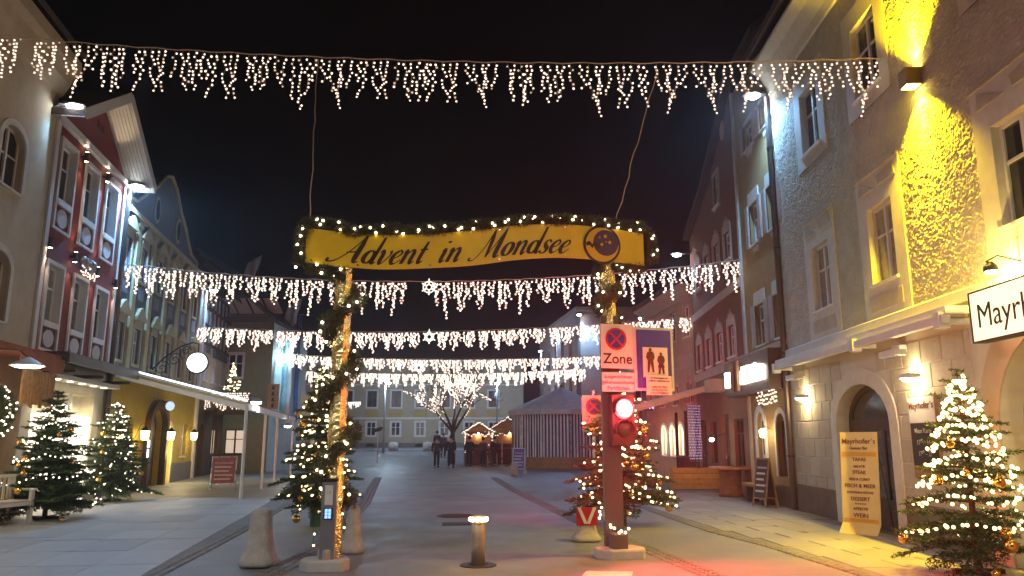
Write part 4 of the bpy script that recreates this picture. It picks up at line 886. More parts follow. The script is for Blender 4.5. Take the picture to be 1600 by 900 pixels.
# lamp post before the far building
lp = thing('lamp_post', 'tall street lamp post in front of the far pale yellow building', 'street light', (-9.75, 59.5, gz(59.5)))
MB().tube([(0, 0, 0), (0, 0, 5.2)], [.09, .05], 10).tube([(0, 0, 5.1), (.3, -.1, 5.35)], .035).build('post', greym, lp); MB().lathe([(.05, .12), (.22, .05), (.24, 0)], 14, (.25, -.1, 5.3)).build('head', greym, lp); MB().lathe([(.22, 0), (.2, -.06), (.05, -.09)], 14, (.25, -.1, 5.29)).build('lens', coolE, lp)
lamp('glow', lp, 'POINT', (.2, -.4, 5.05), 900, (.6, .8, 1), .15)
lp2 = thing('lamp_post', 'street lamp post behind the branches of the lit bare tree', 'street light', (-1.2, 62, gz(62)))
MB().tube([(0, 0, 0), (0, 0, 5.2)], [.09, .05], 10).build('post', greym, lp2); MB().lathe([(.05, .12), (.22, .05), (.24, 0)], 14, (0, 0, 5.3)).build('head', greym, lp2); MB().lathe([(.22, 0), (.2, -.06), (.05, -.09)], 14, (0, 0, 5.29)).build('lens', coolE, lp2)
lamp('glow', lp2, 'POINT', (0, -.2, 5.0), 420, (.5, .72, 1), .15)
# ------------------------------------------------------------------ glass canopy on white posts, left pavement
cn = thing('terrace_canopy', 'sloping terrace canopy with a white light strip along its side on thin white posts', 'canopy')
A = Lp(-6.35, .1, 3.66); B = Vector((-7.36, 21.54, 2.62)); C_ = Lp(7.0, .1, 3.66); D = Vector((-9.75, 34.9, 2.62))
mb = MB()
def quadslab(mb, pts, th):
    vs = [tuple(p) for p in pts] + [tuple(Vector(p) - Vector((0, 0, th))) for p in pts]; mb.add(vs, [(0,1,2,3),(7,6,5,4),(0,4,5,1),(1,5,6,2),(2,6,7,3),(3,7,4,0)])
quadslab(mb, (A, B, D, C_), .05); mb.build('roof_sheet', mat('canopy_fabric', (.33, .31, .27), .7, vary=.12), cn)
st = MB(); st.bar(A + Vector((0, -.04, .05)), B + Vector((0, -.04, .05)), .04, .05); st.build('light_strip', emit('led_strip', (.85, .93, 1), 2.2), cn)
fb = MB(); fb.bar(B - Vector((0, 0, .13)), D - Vector((0, 0, .13)), .1, .16); fb.bar(A - Vector((0, -.05, .2)), B - Vector((0, -.05, .16)), .08, .14); fb.build('edge_beam', white, cn)
for i in range(1, 5): p, q = A.lerp(C_, i/5), B.lerp(D, i/5); MB().bar(p - Vector((0,0,.1)), q - Vector((0,0,.1)), .06, .08).build('rafter', white, cn)
for x, y in ((-7.36, 21.54), (-8.2, 25.9), (-8.92, 29.65), (-9.75, 34.7)): MB().tube([(x, y, 0), (x, y, 2.5)], .045, 10).build('post', white, cn)
cl = tag(MB().lathe([(.03, .1), (.14, .06), (.16, 0)], 14).build('canopy_lamp', greym), 'very bright white lamp at the outer corner of the terrace canopy', 'lamp'); cl.location = (-7.75, 23.5, 2.72); MB().lathe([(.15, 0), (.14, -.05), (.03, -.07)], 14).build('lens', emit('white_lens', (1, .95, .85), 50), cl); lamp('glow', cl, 'POINT', (.1, -.1, -.2), 90, (1, .93, .82), .1)
cl = tag(MB().lathe([(.03, .1), (.12, .06), (.14, 0)], 14).build('canopy_lamp', greym), 'white lamp deeper under the terrace canopy by the last posts', 'lamp'); cl.location = (-9.0, 31.3, 2.15); MB().lathe([(.13, 0), (.12, -.05), (.03, -.07)], 14).build('lens', MATS['white_lens'], cl); lamp('glow', cl, 'POINT', (.1, -.1, -.2), 40, (1, .93, .82), .1); MB().tube([(0, 0, .1), (0, 0, .4)], .01).build('rod', black, cl)
# ------------------------------------------------------------------ round lit sign on a wrought-iron bracket
rsn = thing('hanging_round_sign', 'round white lit sign hanging from a curled wrought iron bracket', 'sign', Lp(-2.6, 0, 0), AL - R(90))
mb = MB(); mb.lathe([(.33, -.07), (.37, -.06), (.37, .06), (.33, .07)], 28, (1.5, 0, 4.2), axis='y'); mb.build('rim', black, rsn)
mb = MB(); mb.lathe([(.33, -.085), (.33, .085)], 28, (1.5, 0, 4.2), axis='y'); mb.build('disc', emit('disc_glow', (1, .93, .78), 4.5, 'FRONT'), rsn)
mb = MB(); mb.tube([(0, 0, 3.9), (.4, 0, 4.35), (.9, 0, 4.75), (1.3, 0, 4.9), (1.5, 0, 4.85), (1.5, 0, 4.55)], .025, 6)
for cx_, cz_, r_ in ((.35, 4.0, .28), (.75, 4.3, .25), (1.1, 4.62, .16)): mb.tube([(cx_ + r_*(1-i/26)*math.cos(i*.45), 0, cz_ + r_*(1-i/26)*math.sin(i*.45)) for i in range(24)], .016, 5)
mb.tube([(0, 0, 3.6), (0, 0, 4.5)], .022); mb.build('bracket', black, rsn)
rsn.rotation_euler.z = AL - R(90)
# ------------------------------------------------------------------ fir trees
def needles(g, base, dirs, ln, wd):
    # one thin triangle per needle
    n = len(base); side = np.cross(dirs, g.normal(size=(n, 3))); side /= np.linalg.norm(side, axis=1)[:, None] + 1e-9
    a = base - side*wd/2; b = base + side*wd/2; c = base + dirs*ln[:, None]
    return np.stack([a, b, c], 1).reshape(-1, 3)
def tri_mesh(name, V, m):
    me = bpy.data.meshes.new(name); n = len(V)//3
    me.vertices.add(len(V)); me.vertices.foreach_set('co', V.astype(np.float32).ravel())
    me.loops.add(len(V)); me.loops.foreach_set('vertex_index', np.arange(len(V), dtype=np.int32))
    me.polygons.add(n); me.polygons.foreach_set('loop_start', np.arange(0, len(V), 3, dtype=np.int32))
    me.materials.append(m); me.update(calc_edges=True); me.validate(); return me
def fir(name, loc, h, r, seed, label, z0=.3, dens=1.0, levels=15, bulbs=180, br=.02, mode='spiral', baub=8, blabel='', nl=.055, sparse=.0, stand='cross', bmat=None, flabel='', bgroup=None, thin=1):
    g = np.random.RandomState(seed); rr = random.Random(seed)
    t = thing(name, label, 'fir tree', loc)
    wood = MB(); wood.tube([(0, 0, 0), (rr.uniform(-.02, .02), 0, h*.5), (0, 0, h)], [.05, .032, .006], 8)
    out = []; tips = []
    for li in range(levels):
        f = li/(levels-1); zz = z0 + (h*.97 - z0)*(f**.92); L = r*((1-f)**.82)*1.0 + .06
        nb = int((7 + 6*(1-f))*(1-sparse)); a0 = rr.random()*6.3
        for bi in range(nb):
            if rr.random() < .05: continue
            a = a0 + 2*math.pi*bi/nb + rr.gauss(0, .16); bl = L*rr.uniform(.66, 1.12)*(1 + .13*math.sin(a*2+seed) + .09*math.sin(a*3+li+seed)); up = rr.uniform(-.12, .2) + .35*f
            d = np.array([math.cos(a), math.sin(a), 0]); zb = zz + rr.uniform(-.55, .55)*(h-z0)/levels
            def pt(s): return np.array([0, 0, zb]) + d*bl*s + np.array([0, 0, bl*(up*s - .30*s*s + .12*s**3)])
            sp = [pt(s) for s in (0, .33, .66, 1)]
            wood.tube(sp, [.012, .009, .006, .003], 4, False); tips.append((sp[3], bl, f, a))
            S = np.linspace(.12, 1, max(4, int(bl/.05*thin))); side0 = np.array([-d[1], d[0], 0])
            for s in S:
                p = pt(s)
                for sg in (-1, 1):
                    tl = bl*.42*(1-s)**.7 + .05; td = d*.75 + side0*sg*.8 + np.array([0, 0, rr.uniform(-.18, .1)]); td /= np.linalg.norm(td)
                    k = max(3, int(tl/.011*dens)); q = (g.rand(k)*tl)[:, None]; base = p + td*q
                    dirs = td*.75 + g.normal(size=(k, 3))*.55; dirs /= np.linalg.norm(dirs, axis=1)[:, None]
                    out.append(needles(g, base, dirs, nl*(.7 + .6*g.rand(k)), .015))
            k = int(bl/.008*dens); q = g.rand(k); base = np.array([pt(s) for s in np.linspace(0, 1, 12)])[np.clip((q*11).astype(int), 0, 11)] + g.normal(size=(k, 3))*.006
            dirs = d*.5 + g.normal(size=(k, 3))*.7; dirs /= np.linalg.norm(dirs, axis=1)[:, None]; out.append(needles(g, base, dirs, nl*(.7 + .5*g.rand(k)), .011))
    k = int(60*dens); base = np.stack([np.zeros(k), np.zeros(k), h*.86 + g.rand(k)*h*.13], 1); dirs = g.normal(size=(k, 3)) + np.array([0, 0, .5]); dirs /= np.linalg.norm(dirs, axis=1)[:, None]; out.append(needles(g, base, dirs, np.full(k, nl), .011))
    wood.build('trunk', woodtrunk, t); link('crown', tri_mesh('crown', np.concatenate(out), needle), t)
    if stand == 'cross': MB().box(-.3, .3, -.04, .04, 0, .06).box(-.04, .04, -.3, .3, .0, .058).build('stand', darkwood, t)
    elif stand == 'green': MB().lathe([(.11, -.02), (.1, .0), (.09, .55), (.07, .57)], 12).build('stand', mat('green_post', (.03, .10, .06), .6), t)
    elif stand == 'pot': MB().lathe([(.2, 0), (.26, .3), (.28, .32), (.24, .33)], 18).build('pot', mat('brown_pot', (.14, .09, .06), .7), t)
    # string of lights laid over the branches
    fl = thing('fairy_lights', flabel, 'fairy lights', loc); bu = MB(); wi = MB(); path = []
    for i in range(bulbs):
        f = (i + .5)/bulbs
        if mode == 'spiral':
            turns = 9 if bulbs > 400 else 7; a = f*turns*2*math.pi; ff = f**.75*.97; L = r*((1-ff)**.82)*.93 + .03; zz = z0 + (h*.97-z0)*(ff**.92) - .10*L + .05*math.sin(a*3+seed)
            L *= rr.uniform(.8, 1.06); a += rr.gauss(0, .04)
        elif mode == 'swag':
            turns = 5.5; a = f*turns*2*math.pi; ff = f**.7*.95; L = r*((1-ff)**.82)*.98 + .03; zz = z0 + (h*.97-z0)*(ff**.92) - .06*L - .11*abs(math.sin(a*2.5)); L *= rr.uniform(.9, 1.05)
        else:
            tp, bl, ff, aa = tips[rr.randrange(len(tips))]; k_ = rr.uniform(.35, 1.0); path.append((tp[0]*k_, tp[1]*k_, tp[2] + (1-k_)*bl*.12 + .03)); continue
        path.append((L*math.cos(a), L*math.sin(a), zz + rr.uniform(-.03, .03)))
    for p in path: bu.ico(p, br*rr.uniform(.8, 1.15))
    if mode != 'tips': wi.tube(path, .004, 3, False); wi.build('wire', mat('green_wire', (.03, .06, .03), .6), fl)
    b_ = bu.build('bulbs', bmat or bulbT, fl); b_['kind'] = 'stuff'
    for i in range(baub):
        cand = [q for q in tips if q[2] < .75 and math.cos(q[3] - math.atan2(-loc[1], -loc[0])) > -.15] or tips; tp, bl, ff, aa = cand[rr.randrange(len(cand))]; R_ = rr.choice((.05, .06, .075)); k_ = rr.uniform(.86, 1.0)
        bm = cached(('bauble', R_), lambda: MB().ball((0, 0, -R_ - .02), R_, 14, 10).mesh('bauble', goldM, True)); cm = cached('baublecap', lambda: MB().lathe([(.016, -.03), (.016, -.005), (.004, .02)], 8).mesh('cap', goldM))
        
        side = 'left' if tp[0]*loc[1] - tp[1]*loc[0] < -.25*r*abs(loc[1]) else ('right' if tp[0]*loc[1] - tp[1]*loc[0] > .25*r*abs(loc[1]) else 'middle'); tier = 'low' if ff < .15 else ('midway' if ff < .4 else 'high')
        o = tag(link('bauble', bm, None, (loc[0] + tp[0]*k_, loc[1] + tp[1]*k_, loc[2] + tp[2] - .01)), '%s gold bauble %s %s' % ('big' if R_ > .07 else 'small', tier, blabel % side), 'bauble', 'gold baubles ' + (blabel % 'side').replace('on the side of', 'on')); link('cap', cm, o)
    return t
fir('fir_tree', (-9.55, 16.3, .012), 2.6, 1.0, 11, 'dense dark fir hung with lights beside the white bench', .33, 1.25, 19, 230, .018, 'swag', 9, 'on the %s of the dense fir beside the white bench', flabel='warm fairy lights draped on the dense fir beside the white bench', bmat=bulbL)
fir('fir_tree', (-10.6, 20.9, .012), 2.55, 1.0, 12, 'looser fir with lights beside the lit shop front', .3, 1.0, 16, 230, .021, 'tips', 6, 'on the %s of the fir by the lit shop front', flabel='fairy lights on the fir by the lit shop front', bmat=bulbL)
fir('fir_tree', (-3.72, 15.1, 0), 3.05, .72, 13, 'lit fir on a green post stand behind the grey control pillar', .5, 1.15, 18, 300, .025, 'tips', 14, 'on the %s of the fir behind the control pillar', stand='green', flabel='fairy lights on the fir behind the grey control pillar')
fir('fir_tree', (2.1, 15.3, 0), 2.9, .92, 14, 'lit fir glowing red behind the traffic light post', .45, 1.15, 18, 480, .026, 'tips', 12, 'on the %s of the fir behind the traffic light', stand='green', flabel='fairy lights on the fir behind the traffic light')
fir('fir_tree', (5.63, 9.75, .012), 2.45, .80, 15, 'sparse fir wrapped in warm lights before the restaurant wall', .32, .85, 13, 460, .023, 'spiral', 9, 'on the %s of the sparse fir by the restaurant', sparse=.22, nl=.05, flabel='thick warm light chain wound round the fir by the restaurant wall', bmat=emit('amber_bulb', (1, .70, .26), 5, 'FRONT'))
lt = lamp('chain_glow', bpy.data.objects['fairy_lights.004'], 'POINT', (.25, .1, .9), 45, (1, .72, .3), .25)
# fir and light net on the balcony
bc = thing('balcony', 'small balcony over the dark cafe front hung with a net of lights', 'balcony', (-12.75, 35.2, 2.72), 0)
MB().box(-1.55, .9, -.3, .9, 0, .16).build('deck', darkwood, bc)
mb = MB(); mb.box(-1.55, .9, -.32, -.26, .85, .93); mb.box(.84, .9, -.26, .9, .85, .93); mb.build('handrail', darkwood, bc)
for i in range(15): MB().box(-1.5 + i*.165, -1.44 + i*.165, -.31, -.27, .16, .85).build('baluster', darkwood, bc)
ln = thing('light_net', 'dense net of warm white lights along the balcony rail', 'fairy lights', (-12.75, 34.84, 2.72)); bu = MB(); wi = MB(); g = random.Random(6)
for i in range(26):
    x = -1.5 + i*.095; wi.tube([(x, 0, .95), (x, 0, .25)], .003, 3, False)
    for k in range(g.randint(5, 9)): bu.ico((x + g.uniform(-.03, .03), g.uniform(-.03, .03), .92 - k*.085), .034)
wi.build('wire', cableM, ln); b_ = bu.build('bulbs', bulbW, ln); b_['kind'] = 'stuff'
fir('fir_tree', (-12.85, 35.5, 2.88), 2.1, .62, 16, 'small fir with warm lights standing on the balcony', .1, .5, 11, 120, .038, 'tips', 0, '', flabel='warm fairy lights on the balcony fir', stand='pot', thin=.6)
# hanging fir bunch at the left picture edge
hb = thing('hanging_fir_bunch', 'bunch of fir twigs with bright lights hanging by the cream house shop', 'decoration', (-10.65, 15.9, 2.15)); g = np.random.RandomState(5)
k = 9000; p = g.normal(size=(k, 3)); p /= np.linalg.norm(p, axis=1)[:, None]; p *= (g.rand(k)**.33*np.array([1]))[:, None]; base = p*np.array([.42, .42, .55]); d = p + g.normal(size=(k, 3))*.6; d /= np.linalg.norm(d, axis=1)[:, None]
link('foliage', tri_mesh('foliage', needles(g, base, d, .06*(.7+.6*g.rand(k)), .011), needle), hb); bu = MB()
for i in range(90): q = g.normal(size=3); q /= np.linalg.norm(q); bu.ico(tuple(q*np.array([.46, .46, .58])), .022)
b_ = bu.build('bulbs', bulbL, hb); b_['kind'] = 'stuff'; MB().tube([(0, 0, .4), (0, 0, 1.15), (-.6, -.1, 1.2)], .01).build('hook', black, hb)
# ------------------------------------------------------------------ icicle light strings across the street
def cluster_meshes(seed, n=5, sp=.125, rad=.022, drop=.9, nb=.071):
    g = random.Random(seed); wi = MB(); bu = MB()
    prof = [.55, .8, 1.0, .78, .5] if n == 5 else [.5, .75, 1, .8, .6, .45]
    for i in range(n):
        x = (i-(n-1)/2)*sp + g.uniform(-.015, .015); ln = drop*prof[i]*g.uniform(.82, 1.12); pts = [(x, 0, 0)]; z = 0; xx = x; yy = 0
        drift = g.uniform(-.03, .03)
        while -z < ln:
            z -= nb*g.uniform(.85, 1.15); xx += g.uniform(-.03, .03) + drift*.3; yy += g.uniform(-.015, .015); pts.append((xx, yy, z))
            sd = g.choice((-1, 1)); bu.cur = 1 if g.random() < .13 else 0; bu.ico((xx + sd*g.uniform(.008, .036), yy, z - .006), rad*g.uniform(.85, 1.15))
        if len(pts) > 1: wi.tube(pts, .0035, 3, False)
    return wi.mesh('icicle_cluster', cableM), bu.mesh('bulbs', [bulbW, bulbD])
def icicle_string(a, b, sag, pitch, rad, label, seed, gaps=(), drop=.9, extra=None):
    A, B = Vector(a), Vector(b); Ln = (B-A).length; n = int(Ln/pitch); t = thing('icicle_light_string', label, 'light string', A, math.atan2((B-A).y, (B-A).x), 'icicle light strings across the street')
    ms = [cluster_meshes(seed*10+i, 5, pitch*.185, rad, drop) for i in range(5)]; g = random.Random(seed)
    def z(s): return (B.z-A.z)*s/Ln - 4*sag*(s/Ln)*(1-s/Ln)
    MB().tube([(s, 0, z(s) + .012*math.sin(s*9)) for s in [Ln*i/90 for i in range(91)]], .011 if rad < .03 else .013, 5).build('cable', cableM, t)
    for i in range(n):
        s = (i+.5)*Ln/n + g.uniform(-.05, .05)
        if any(abs(s/Ln - q) < w for q, w in gaps): continue
        w_, b_ = ms[g.randrange(5)]; o = link('icicle_cluster', w_, t, (s, 0, z(s)), (0, 0, g.choice((0, math.pi)))); o.scale = (1, 1, g.uniform(.85, 1.1))
        q = link('bulbs', b_, o); q['kind'] = 'stuff'
    return t, z, Ln
icicle_string((-10.8, 12.9, 9.0), (6.42, 12.35, 8.12), .32, .66, .0205, 'nearest icicle light string, high above the yellow banner', 1, gaps=((.77, .003),))
icicle_string(tuple(Lp(-6.75, .1, 6.72)), (6.72, 21.9, 6.78), .6, .60, .033, 'icicle light string crossing just below the yellow banner, with a round snowflake', 2, gaps=((.497, .017),), drop=.85)
icicle_string(tuple(Lp(3.2, .1, 6.27)), (6.95, 29.5, 6.3), .4, .56, .041, 'third icicle light string, carrying a six pointed star', 3, gaps=((.49, .014),), drop=.72)
icicle_string((-12.3, 39.8, 6.0), (6.0, 40.0, 6.0), .3, .56, .048, 'fourth icicle light string before the far building', 4, drop=.72)
icicle_string((-14.0, 50.2, 6.05), (5.0, 51.5, 6.3), .3, .56, .056, 'farthest icicle light string before the far building', 5, drop=.85)
icicle_string((-14.2, 61.5, 4.6), (-12.0, 61.5, 4.6), .05, .5, .05, 'short icicle light string on the far building wall', 6, drop=.5)
# snowflakes and stars on the strings
def flake(loc, r, label, kind):
    t = thing('light_star', label, 'star', loc); E_ = emit('star_glow', (1, .95, .8), 1.3); bu = MB()
    for k in range(6):
        a = math.pi/6 + k*math.pi/3; d = (math.cos(a), math.sin(a))
        for j in range(2, 6):
            q = r*j/5; bu.ico((d[0]*q, 0, d[1]*q), r*.12)
        if kind == 'flake':
            for sg in (-1, 1): aa = a + sg*.35; bu.ico((math.cos(aa)*r*.78, 0, math.sin(aa)*r*.78), r*.12)
        else:
            aa = a + math.pi/6; bu.ico((math.cos(aa)*r*.55, 0, math.sin(aa)*r*.55), r*.13); bu.ico((math.cos(a+.3)*r*.7, 0, math.sin(a+.3)*r*.7), r*.1); bu.ico((math.cos(a-.3)*r*.7, 0, math.sin(a-.3)*r*.7), r*.1)
    fr = MB(); fr.tube([(r*.38*math.cos(i*math.pi/10), 0, r*.38*math.sin(i*math.pi/10)) for i in range(21)], r*.07, 5, False)
    for k in range(6): a = math.pi/6 + k*math.pi/3; fr.tube([(r*.4*math.cos(a), 0, r*.4*math.sin(a)), (r*1.02*math.cos(a), 0, r*1.02*math.sin(a))], r*.06, 5)
    fr.tube([(0, 0, r*.9), (0, 0, r*1.25)], .01, 4); fr.build('frame', E_, t); b_ = bu.build('bulbs', E_, t); b_['kind'] = 'stuff'
flake((-2.42, 21.95, 5.96), .21, 'glowing snowflake on the light string below the banner', 'flake')
flake((-3.3, 30.4, 5.62), .26, 'glowing six pointed star on the third light string', 'star')
flake((-4.85, 40.0, 5.28), .3, 'bright star lost among the fourth light string', 'star')
flake((-8.3, 50.5, 5.5), .3, 'bright star on the farthest light string', 'star')

floodlight('street_light', (-8.2, -1.0, 8.6), (1, 0), 'assumed street light out of view behind the viewer, left side of the street', 3600, (.82, .84, .86))  # second assumed unseen lamp, added as front light for bollards and house fronts
# ------------------------------------------------------------------ banner over the street
PLm = Vector((-2.311, 10.341, 0)); PRm = Vector((1.442, 11.338, 0)); UB = (PRm-PLm).normalized(); AB = math.atan2(UB.y, UB.x)
botT = [(-.5, 3.945), (0, 3.915), (.54, 3.91), (1.2, 3.965), (1.82, 4.04), (2.4, 4.15), (2.98, 4.225), (3.5, 4.24), (4.0, 4.22), (4.46, 4.185)]
topT = [(-.5, 4.42), (0, 4.40), (.54, 4.395), (1.2, 4.46), (1.82, 4.555), (2.4, 4.665), (2.98, 4.73), (3.5, 4.745), (4.0, 4.725), (4.46, 4.69)]
botC, topC = catmull(botT, 6), catmull(topT, 6)
bn = thing('street_banner', 'wavy yellow banner board reading Advent in Mondsee above the street', 'banner', PLm - Vector((-.0, .12, 0)), AB)
mb = MB(); n = len(botC)
for (x, zb), (x2, zt) in zip(botC, topC): mb.v += [(x, -.02, zb), (x2, -.02, zt), (x, .02, zb), (x2, .02, zt)]
for i in range(n-1):
    a = 4*i; b = a+4; mb.f += [[a, b, b+1, a+1], [a+2, a+3, b+3, b+2], [a, a+2, b+2, b], [a+1, b+1, b+3, a+3]]; mb.m += [0]*4
mb.f += [[0, 1, 3, 2], [4*n-4, 4*n-2, 4*n-1, 4*n-3]]; mb.m += [0, 0]
mb.build('board', mat('banner_yellow', (.80, .54, .014), .42, vary=.1, vscale=1.5, bump=.25, bscale=3, stain=(.55, .30, .02), stain_scale=1.3, stain_amt=.35), bn)
ink = mat('banner_ink', (.035, .012, .012), .5)
# calligraphic letters drawn as pen strokes (x, y, pen width), x-height 1
def ell(cx, cy, rx, ry, n=26):
    return [(cx + rx*math.cos(2*math.pi*i/n + 1.2), cy + ry*math.sin(2*math.pi*i/n + 1.2), .07 + .17*abs(math.cos(2*math.pi*i/n + 1.2))**1.3) for i in range(n+1)]
GL = {
 'A': (1.3, [[(-.95,.22,.14),(-1.02,.06,.12),(-.8,-.03,.07),(-.4,.12,.06),(.1,.7,.06),(.5,1.5,.06),(.72,2.1,.09)], [(.72,2.1,.1),(.74,1.3,.24),(.76,.4,.27),(.86,.04,.14),(1.12,.12,.05)], [(.0,.72,.06),(.74,.84,.07)]]),
 'd': (1.02, ['o', [(.74,2.0,.13),(.74,1.0,.19),(.74,.28,.2),(.82,.02,.13),(1.02,.16,.05)]]),
 'v': (.95, [[(-.02,.82,.05),(.12,1.0,.12),(.24,.78,.2),(.27,.2,.2),(.38,0,.09),(.62,.28,.06),(.78,.72,.08),(.7,1.0,.15)]]),
 'e': (.78, [[(.1,.42,.05),(.42,.52,.06),(.6,.78,.1),(.44,1.0,.08),(.16,.76,.17),(.08,.4,.22),(.24,.04,.15),(.5,.06,.06),(.74,.32,.05)]]),
 'n': (1.08, [[(-.04,.8,.05),(.1,1.0,.1),(.16,.8,.2),(.16,.0,.2)], [(.17,.45,.05),(.4,.92,.08),(.6,.98,.14),(.7,.75,.2),(.7,.25,.2),(.78,.02,.13),(1.0,.18,.05)]]),
 't': (.62, [[(.24,1.6,.12),(.22,1.0,.19),(.22,.3,.2),(.32,.02,.13),(.56,.18,.05)], [(-.04,1.0,.08),(.5,1.02,.08)]]),
 'i': (.55, [[(-.04,.8,.05),(.1,1.0,.1),(.16,.8,.2),(.16,.25,.2),(.26,.02,.13),(.46,.18,.05)], 'dot']),
 'o': (.92, ['o']),
 's': (.74, [[(.6,.8,.14),(.46,1.0,.07),(.2,.86,.13),(.28,.58,.2),(.5,.34,.2),(.44,.06,.12),(.16,.0,.06),(.0,.2,.15)]]),
 'M': (1.75, [[(-.6,.2,.13),(-.64,.06,.1),(-.45,-.03,.06),(-.15,.12,.05),(.18,.9,.06),(.36,2.1,.09)], [(.36,2.1,.1),(.52,1.2,.2),(.6,.1,.1)], [(.6,.1,.06),(.95,1.1,.06),(1.25,2.1,.08)], [(1.25,2.1,.1),(1.24,1.3,.24),(1.24,.4,.27),(1.34,.04,.14),(1.6,.14,.05)]]),
}
def base_at(u): return lerp1([(p[0], p[1]) for p in botC], u) + .065
def pen(strokes, u0, xh):
    mb = MB(); sl_ = .55; zb = base_at(u0 + .3*xh); rise = (base_at(u0+.25) - base_at(u0-.05))/.3
    for st_ in strokes:
        if st_ == 'o': P = ell(.38, .5, .32, .46)
        elif st_ == 'dot': P = [(.16, 1.42, .03), (.16, 1.5, .24), (.16, 1.58, .03)]
        else: P = catmull(st_, 7)
        nP = len(P)
        W_ = lambda x, y: (u0 + (x + sl_*y)*xh, zb + y*xh + (x + sl_*y)*xh*rise)
        vs = []
        for i, (x, y, w) in enumerate(P):
            a, b = P[max(i-1, 0)], P[min(i+1, nP-1)]; tx, ty = b[0]-a[0], b[1]-a[1]; L = math.hypot(tx, ty) or 1; w *= 1.42; nx, ny = -ty/L*w/2, tx/L*w/2
            # pen held so that strokes swell sideways
            p, q = W_(x+nx, y+ny), W_(x-nx, y-ny); vs += [(p[0], -.0235, p[1]), (q[0], -.0235, q[1]), (p[0], -.02, p[1]), (q[0], -.02, q[1])]
        fs = []
        for i in range(nP-1): a = 4*i; b = a+4; fs += [(a+1, b+1, b, a), (a, b, b+2, a+2), (a+1, a+3, b+3, b+1)]
        mb.add(vs, fs)
    return mb
def write(word, u, xh):
    for ch in word:
        adv, st_ = GL[ch]; pen(st_, u, xh).build('letter', ink, bn); u += adv*xh
    return u
XH = .152
write('Advent', -.03, XH*1.27); write('in', 1.29, XH*1.27); write('Mondsee', 1.86, XH*1.27)
# round moon-and-stars emblem
em = link('emblem', None, bn, (3.78, -.03, 4.465))
cir = lambda r, cx=0, cz=0, n=36: [(cx + r*math.cos(2*math.pi*i/n), cz + r*math.sin(2*math.pi*i/n)) for i in range(n)]
MB().slab(cir(.295), -.004, .006).build('rim', ink, em); MB().slab(cir(.262), -.007, -.004).build('moon_disc', mat('moon_yellow', (.72, .40, .03), .5), em)
MB().slab(cir(.2, .058, .03), -.010, -.007).build('night_disc', mat('night_violet', (.07, .03, .10), .5), em)
mb = MB(); Zg = [(-.26, .02), (-.2, .045), (-.16, -.005), (-.12, .05), (-.07, .005), (-.02, .05), (-.02, -.03), (-.07, -.065), (-.12, -.01), (-.16, -.065), (-.2, -.02), (-.25, -.03)]
mb.slab(Zg[::-1], -.012, -.009); mb.build('mountain_line', ink, em)
for cx_, cz_, r_ in ((.05, .13, .038), (.12, .04, .035), (-.01, 0, .036), (-.04, .11, .02), (.06, .045, .016)):
    MB().slab([((cx_ + (r_ if i % 2 == 0 else r_*.42)*math.sin(i*math.pi/5)), cz_ + (r_ if i % 2 == 0 else r_*.42)*math.cos(i*math.pi/5)) for i in range(10)][::-1], -.013, -.0101).build('star', MATS['moon_yellow'], em)
# gold wrapped masts
def foil_post(z0, z1, w):
    mb = MB(); g = random.Random(3); n = int((z1-z0)/.07)
    ring = []
    for i in range(n+1):
        z = z0 + (z1-z0)*i/n; tw = g.uniform(-.08, .08)
        for k in range(8):
            a = k*math.pi/4 + math.pi/8 + tw; r = w*.56*g.uniform(.9, 1.1); mb.v.append((r*math.cos(a), r*math.sin(a), z + g.uniform(-.02, .02)))
    for i in range(n):
        for k in range(8): mb.f.append([i*8+k, i*8+(k+1) % 8, i*8+8+(k+1) % 8, i*8+8+k]); mb.m.append(0)
    return mb
m1 = thing('banner_mast', 'gold foil wrapped mast carrying the banner behind the grey control pillar', 'mast', PLm); foil_post(0.1, 4.3, .21).build('wrapped_post', foil, m1)
m2 = thing('banner_mast', 'gold foil wrapped mast carrying the banner above the traffic signs', 'mast', PRm); foil_post(3.2, 4.6, .19).build('wrapped_post', foil, m2)
MB().box(-.13, .13, -.09, .09, 0, 3.4).build('column', mat('column_brown', (.12, .085, .07), .6, vary=.15), m2)
